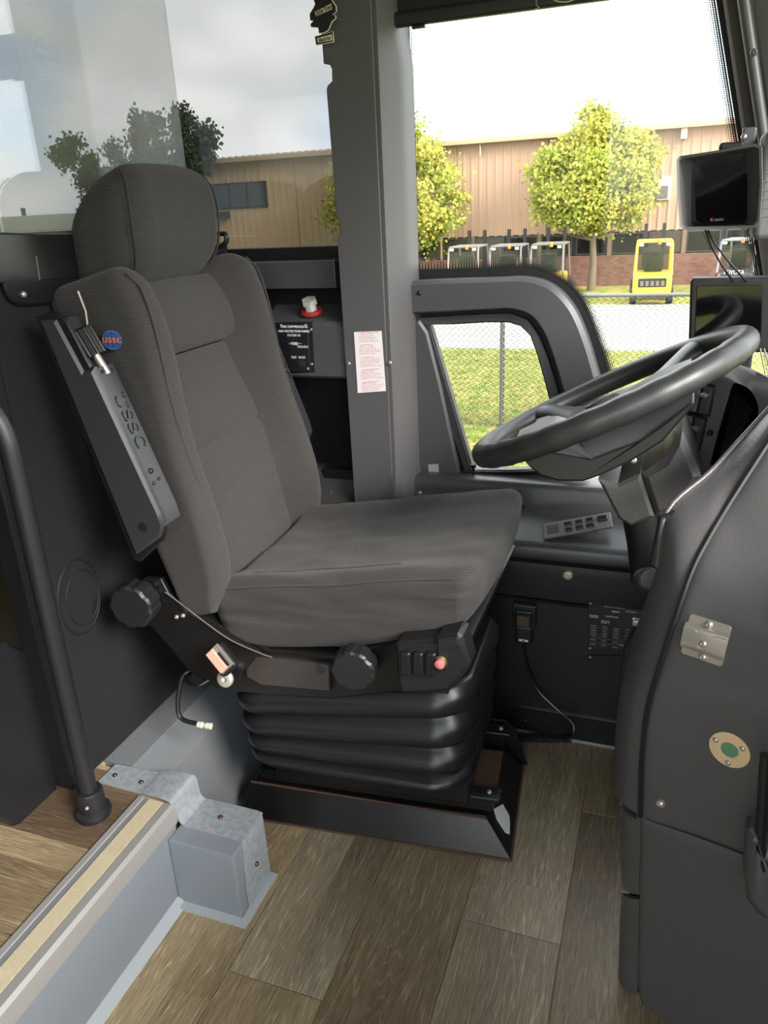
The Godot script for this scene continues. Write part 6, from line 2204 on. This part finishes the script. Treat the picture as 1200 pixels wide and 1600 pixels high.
func side_shell() -> void:
	var o := thing("dashboard_side", "large black grained dashboard side shell wrapping round in front of the camera", "dashboard", Vector3(0.1, 0.02, -1.0))
	# columns: inner ridge, seam, middle, off to the right
	var B := [Vector3(0.1767, 1.0568, -1.34), Vector3(0.1139, 0.9886, -1.28), Vector3(0.0739, 0.953, -1.225), Vector3(0.018, 0.9072, -1.165), Vector3(0.0105, 0.8241, -1.14), Vector3(-0.0133, 0.7135, -1.13), Vector3(-0.0291, 0.6029, -1.12), Vector3(-0.0317, 0.5172, -1.115), Vector3(-0.0286, 0.4558, -1.11), Vector3(-0.0242, 0.4067, -1.105)]
	var Cc := [Vector3(0.1659, 1.0141, -1.25), Vector3(0.1143, 0.9334, -1.18), Vector3(0.0836, 0.8881, -1.125), Vector3(0.0634, 0.8483, -1.09), Vector3(0.0485, 0.7913, -1.065), Vector3(0.0313, 0.7031, -1.054), Vector3(0.0194, 0.6224, -1.052), Vector3(0.0181, 0.5396, -1.05), Vector3(0.0203, 0.4839, -1.05), Vector3(0.024, 0.4188, -1.05)]
	var D := [Vector3(0.1886, 0.9606, -1.19), Vector3(0.1485, 0.8948, -1.12), Vector3(0.1294, 0.8532, -1.075), Vector3(0.1154, 0.8165, -1.045), Vector3(0.1081, 0.7626, -1.03), Vector3(0.1043, 0.6976, -1.015), Vector3(0.1042, 0.6319, -1.015), Vector3(0.107, 0.5522, -1.015), Vector3(0.1093, 0.4928, -1.015), Vector3(0.1137, 0.4293, -1.015)]
	var E := [Vector3(0.2562, 0.9099, -1.11), Vector3(0.2534, 0.8616, -1.05), Vector3(0.2507, 0.8352, -1.01), Vector3(0.2487, 0.8147, -0.98), Vector3(0.2506, 0.7805, -0.96), Vector3(0.2551, 0.7344, -0.945), Vector3(0.2639, 0.6774, -0.945), Vector3(0.2746, 0.6081, -0.945), Vector3(0.2841, 0.5462, -0.945), Vector3(0.2991, 0.4488, -0.945)]
	var net := []
	for i in 10:
		var s: Vector3 = Cc[i].lerp(D[i], 0.05)
		net.append([Cc[i] + Vector3(0.006, 0, -0.02), s, D[i], E[i]])
	var b := MB.new()
	b.sheet(net, -0.012, 5)
	var up := part("upper_panel", b, M.vinyl, o, 60.0)
	# driver-facing edge strip, upper piece
	net = []
	for i in 10:
		var q: Vector3 = B[i]
		var c: Vector3 = Cc[i]
		net.append([q + Vector3(0.05, -0.02, -0.06), q + Vector3(0.008, 0, -0.012), q.lerp(c, 0.12), q.lerp(c, 0.55) + Vector3(-0.004, 0.004, 0.006), c + Vector3(-0.003, 0, 0.0)])
	b = MB.new()
	b.sheet(net, -0.01, 4)
	part("edge_strip", b, M.vinyl, o, 60.0)
	b = MB.new()
	var line := []
	for q in MB.smooth(Cc, 5):
		line.append(q + Vector3(-0.003, 0, 0.0005))
	b.tube(line, 0.0042, 6)
	part("seam", b, M.black, o)
	# ridge line at the top of the strip
	b = MB.new()
	line = []
	for i in 5:
		line.append(B[i] + Vector3(0.002, 0.0, 0.002))
	b.tube(MB.smooth(line, 5), 0.0035, 8)
	part("ridge", b, M.vinyl, o)
	# middle and lower edge pieces
	for q: Array in [[[Vector3(-0.0145, 0.3932, -1.098), Vector3(-0.0088, 0.3218, -1.095), Vector3(-0.0036, 0.2609, -1.092), Vector3(0.0025, 0.2172, -1.09)], [Vector3(0.0229, 0.4061, -1.052), Vector3(0.0258, 0.3515, -1.052), Vector3(0.0292, 0.2897, -1.052), Vector3(0.0321, 0.2504, -1.052)]], [[Vector3(0.0023, 0.2036, -1.09), Vector3(0.0033, 0.1382, -1.088), Vector3(0.007, 0.0455, -1.086), Vector3(0.0101, -0.0223, -1.085)], [Vector3(0.0328, 0.2405, -1.052), Vector3(0.0364, 0.1749, -1.052), Vector3(0.0407, 0.0993, -1.052), Vector3(0.0455, 0.0175, -1.052)]]]:
		net = []
		for i in 4:
			var x: Vector3 = q[0][i]
			var c: Vector3 = q[1][i]
			net.append([x + Vector3(0.05, 0, -0.06), x + Vector3(0.006, 0, -0.01), x.lerp(c, 0.12), x.lerp(c, 0.55) + Vector3(-0.003, 0.0, 0.004), c])
		b = MB.new()
		b.sheet(net, -0.01, 3)
		part("edge_strip", b, M.vinyl, o, 60.0)
	# lower panel
	var Cl := [Vector3(0.0256, 0.4132, -1.045), Vector3(0.0301, 0.3389, -1.045), Vector3(0.0351, 0.2559, -1.045), Vector3(0.0414, 0.1543, -1.045), Vector3(0.0486, 0.0392, -1.045), Vector3(0.0678, -0.0436, -1.045)]
	var Dl := [Vector3(0.1134, 0.4301, -1.006), Vector3(0.1198, 0.365, -1.006), Vector3(0.1274, 0.2869, -1.006), Vector3(0.1368, 0.1914, -1.006), Vector3(0.151, 0.046, -1.006), Vector3(0.16, -0.0468, -1.006)]
	var El := [Vector3(0.2979, 0.4489, -0.938), Vector3(0.3055, 0.3993, -0.938), Vector3(0.3181, 0.3173, -0.938), Vector3(0.3333, 0.2186, -0.938), Vector3(0.3535, 0.0871, -0.938), Vector3(0.362, 0.0317, -0.938)]
	net = []
	for i in 6:
		net.append([Cl[i] + Vector3(0.004, 0, -0.02), Cl[i].lerp(Dl[i], 0.04), Dl[i], El[i]])
	var tp: Array = net[0].duplicate()
	for k in 4:
		tp[k] = tp[k] + Vector3(0, 0.002, -0.014)
	net.push_front(tp)
	b = MB.new()
	b.sheet(net, -0.012, 4)
	part("lower_panel", b, M.vinyl, o, 60.0)
	b = MB.new()
	var foot := [Vector3(0.0105, -0.0226, -1.08), Vector3(0.0254, -0.0478, -1.07), Vector3(0.0434, -0.0542, -1.06), Vector3(0.0684, -0.0536, -1.05), Vector3(0.0981, -0.0364, -1.03)]
	net = []
	for q in foot:
		net.append([q + Vector3(0.05, 0.02, -0.05), q + Vector3(0.002, 0.004, -0.004), q, q + Vector3(0.03, 0.03, 0.01)])
	b.sheet(net, -0.008, 3)
	part("foot_edge", b, M.vinyl, o, 60.0)
	b = MB.new()
	b.prism([Vector2(0.0095, 0.9019), Vector2(0.0307, 0.91), Vector2(0.0256, 0.8845), Vector2(0.0126, 0.8163), Vector2(0.0011, 0.8172)], Transform3D(Basis(), Vector3(0, 0, -1.175)), 0.02, 0.003)
	part("ridge_end", b, M.dark, o)
	# inner body closing the shell
	b = MB.new()
	b.prism([Vector2(0.08, -1.07), Vector2(0.12, -1.045), Vector2(0.3, -0.985), Vector2(0.5, -1.0), Vector2(0.5, -1.2), Vector2(0.2, -1.25)], Transform3D(Basis(Vector3.RIGHT, Vector3.BACK, Vector3.DOWN), Vector3(0, 0.75, 0)), 0.72)
	part("core", b, M.black, o)
	b = MB.new()
	b.prism([Vector2(0.24, -1.0), Vector2(0.27, -1.3), Vector2(0.36, -1.6), Vector2(0.48, -1.48), Vector2(0.61, -1.2), Vector2(0.69, -0.9), Vector2(0.71, -0.5), Vector2(0.63, 0.0), Vector2(0.49, 0.3), Vector2(0.45, 0.3), Vector2(0.43, -0.6)], Transform3D(Basis(Vector3.RIGHT, Vector3.BACK, Vector3.DOWN), Vector3(0, 0.01, 0)), -0.91, 0.02)
	part("dash_body", b, M.plastic, o, 30.0)
	screw(Vector3(0.0491, 0.4637, -1.0375), Vector3(-0.5, 0, 1).normalized(), 0.008, up, M.steel)
	latch_and_vent()
	# lever and lock seen past the edge of the shell
	o = thing("side_lever", "dark flat lever hanging beside the dashboard edge, with a bright clip", "lever", Vector3(-0.0262, 0.5269, -1.3))
	b = MB.new()
	b.prism([Vector2(0.0016, 0.6599), Vector2(0.0148, 0.6579), Vector2(-0.0019, 0.5862), Vector2(-0.0181, 0.5255), Vector2(-0.0342, 0.5255), Vector2(-0.0298, 0.5817)], Transform3D(Basis(), Vector3(0, 0, -1.32)), 0.02, 0.003)
	part("blade", b, M.dark, o)
	b = MB.new()
	b.rbox(Vector3(-0.0121, 0.6383, -1.295), Vector3(0.014, 0.014, 0.014), 0.004, 2)
	part("clip", b, M.steel, o)
	b = MB.new()
	b.cyl(Vector3(-0.0053, 0.7184, -1.31), Vector3(0.0051, 0.7534, -1.24), 0.02, 18, 0.004)
	part("lock_knob", b, M.plastic, o)
	# dark grab handle at the right edge
	o = thing("assist_rail", "dark grey rounded rail end in front of the black dashboard shell, under the round port", "rail", Vector3(0.1897, 0.401, -0.9))
	b = MB.new()
	var hx := [Vector3(0.1594, 0.6884, -0.9), Vector3(0.165, 0.6184, -0.9), Vector3(0.1708, 0.545, -0.9), Vector3(0.1829, 0.5141, -0.89)]
	b.tube(MB.smooth(hx, 5), 0.007, 12)
	part("rod", b, M.shiny, o)
	b = MB.new()
	b.prism([Vector2(0.1538, 0.5648), Vector2(0.155, 0.5278), Vector2(0.1571, 0.489), Vector2(0.1656, 0.449), Vector2(0.1796, 0.4254), Vector2(0.1982, 0.4154), Vector2(0.2255, 0.4227), Vector2(0.2073, 0.5597), Vector2(0.179, 0.546), Vector2(0.167, 0.5696), Vector2(0.1593, 0.5706)], Transform3D(Basis(), Vector3(0, 0, -0.925)), 0.035, 0.012)
	part("grip", b, M.trim, o, 50.0)

func latch_and_vent() -> void:
	var f := facing(Vector3(0.0859, 0.7634, -1.0403) + Vector3(-0.3586, 0.2623, 0.8959) * 0.0006, Vector3(0.1136, 0.7639, -1.0275) - Vector3(0.0587, 0.7644, -1.0514), Vector3(0.0904, 0.7959, -1.0483) - Vector3(0.0838, 0.731, -1.0322))
	var o := thing("panel_latch", "square stainless steel spring latch screwed to the black dashboard shell", "latch", f.origin)
	var b := MB.new()
	b.prism([Vector2(-0.027, -0.03), Vector2(-0.03, -0.027), Vector2(-0.029, 0.028), Vector2(-0.026, 0.031), Vector2(0.027, 0.031), Vector2(0.03, 0.028), Vector2(0.029, -0.027), Vector2(0.026, -0.03)], f, 0.0018, 0.0006)
	part("base_plate", b, M.steel, o)
	b = MB.new()
	b.sheet([[f * Vector3(-0.031, 0.017, 0.002), f * Vector3(0, 0.017, 0.0025), f * Vector3(0.031, 0.017, 0.002)], [f * Vector3(-0.031, 0.013, 0.006), f * Vector3(0, 0.013, 0.0075), f * Vector3(0.031, 0.013, 0.006)], [f * Vector3(-0.031, -0.01, 0.006), f * Vector3(0, -0.01, 0.0075), f * Vector3(0.031, -0.01, 0.006)], [f * Vector3(-0.031, -0.019, 0.003), f * Vector3(0, -0.019, 0.003), f * Vector3(0.031, -0.019, 0.003)]], 0.0015, 4)
	part("spring_plate", b, M.steel, o, 50.0)
	b = MB.new()
	b.tube(MB.smooth([f * Vector3(-0.03, 0.0125, 0.0072), f * Vector3(-0.014, 0.011, 0.008), f * Vector3(-0.0095, 0.003, 0.008), f * Vector3(-0.009, -0.006, 0.008), f * Vector3(0, -0.013, 0.0078), f * Vector3(0.009, -0.006, 0.008), f * Vector3(0.0095, 0.003, 0.008), f * Vector3(0.014, 0.011, 0.008), f * Vector3(0.03, 0.0125, 0.0072)], 4), 0.0011, 6)
	part("pressed_tongue", b, M.steel, o)
	for q in [[0.0, 0.0235, 0.002], [0.002, -0.0245, 0.002], [0.0, -0.004, 0.0075]]:
		screw(f * Vector3(q[0], q[1], q[2]), f.basis.z, 0.0058, o, M.steel)
	f = facing(Vector3(0.1314, 0.6116, -1.0037) + Vector3(-0.3917, -0.0216, 0.9198) * 0.0004, Vector3(0.1571, 0.6136, -0.9928) - Vector3(0.1049, 0.6084, -1.015), Vector3(0.1307, 0.6406, -1.0033) - Vector3(0.1328, 0.5825, -1.0038))
	o = thing("round_port", "round beige plate with a green lens in the middle, screwed to the black dashboard shell", "indicator plate", f.origin)
	var g := Transform3D(Basis(f.basis.x, f.basis.z, -f.basis.y), f.origin)
	b = MB.new()
	b.lathe([Vector2(0.012, 0), Vector2(0.0285, 0), Vector2(0.0285, 0.0016), Vector2(0.0275, 0.0024), Vector2(0.0135, 0.0024), Vector2(0.012, 0.001)], g, 32)
	part("plate", b, bump(tri_map(mat(Color(0.82, 0.7, 0.55), 0.6), 12.0), noise_tex(FastNoiseLite.TYPE_SIMPLEX, 0.3, 256, 2, 51), 0.03), o)
	b = MB.new()
	b.lathe([Vector2(0, 0.0), Vector2(0.0125, 0.0), Vector2(0.0115, 0.0022), Vector2(0, 0.0032)], g, 20)
	part("lens", b, mat(Color(0.36, 0.52, 0.41), 0.12), o)
	for a: float in [150.0, 30.0, 268.0]:
		screw(f * Vector3(cos(deg_to_rad(a)) * 0.0215, sin(deg_to_rad(a)) * 0.0215, 0.0024), f.basis.z, 0.0042, o, M.steel)

func small_things() -> void:
	pass
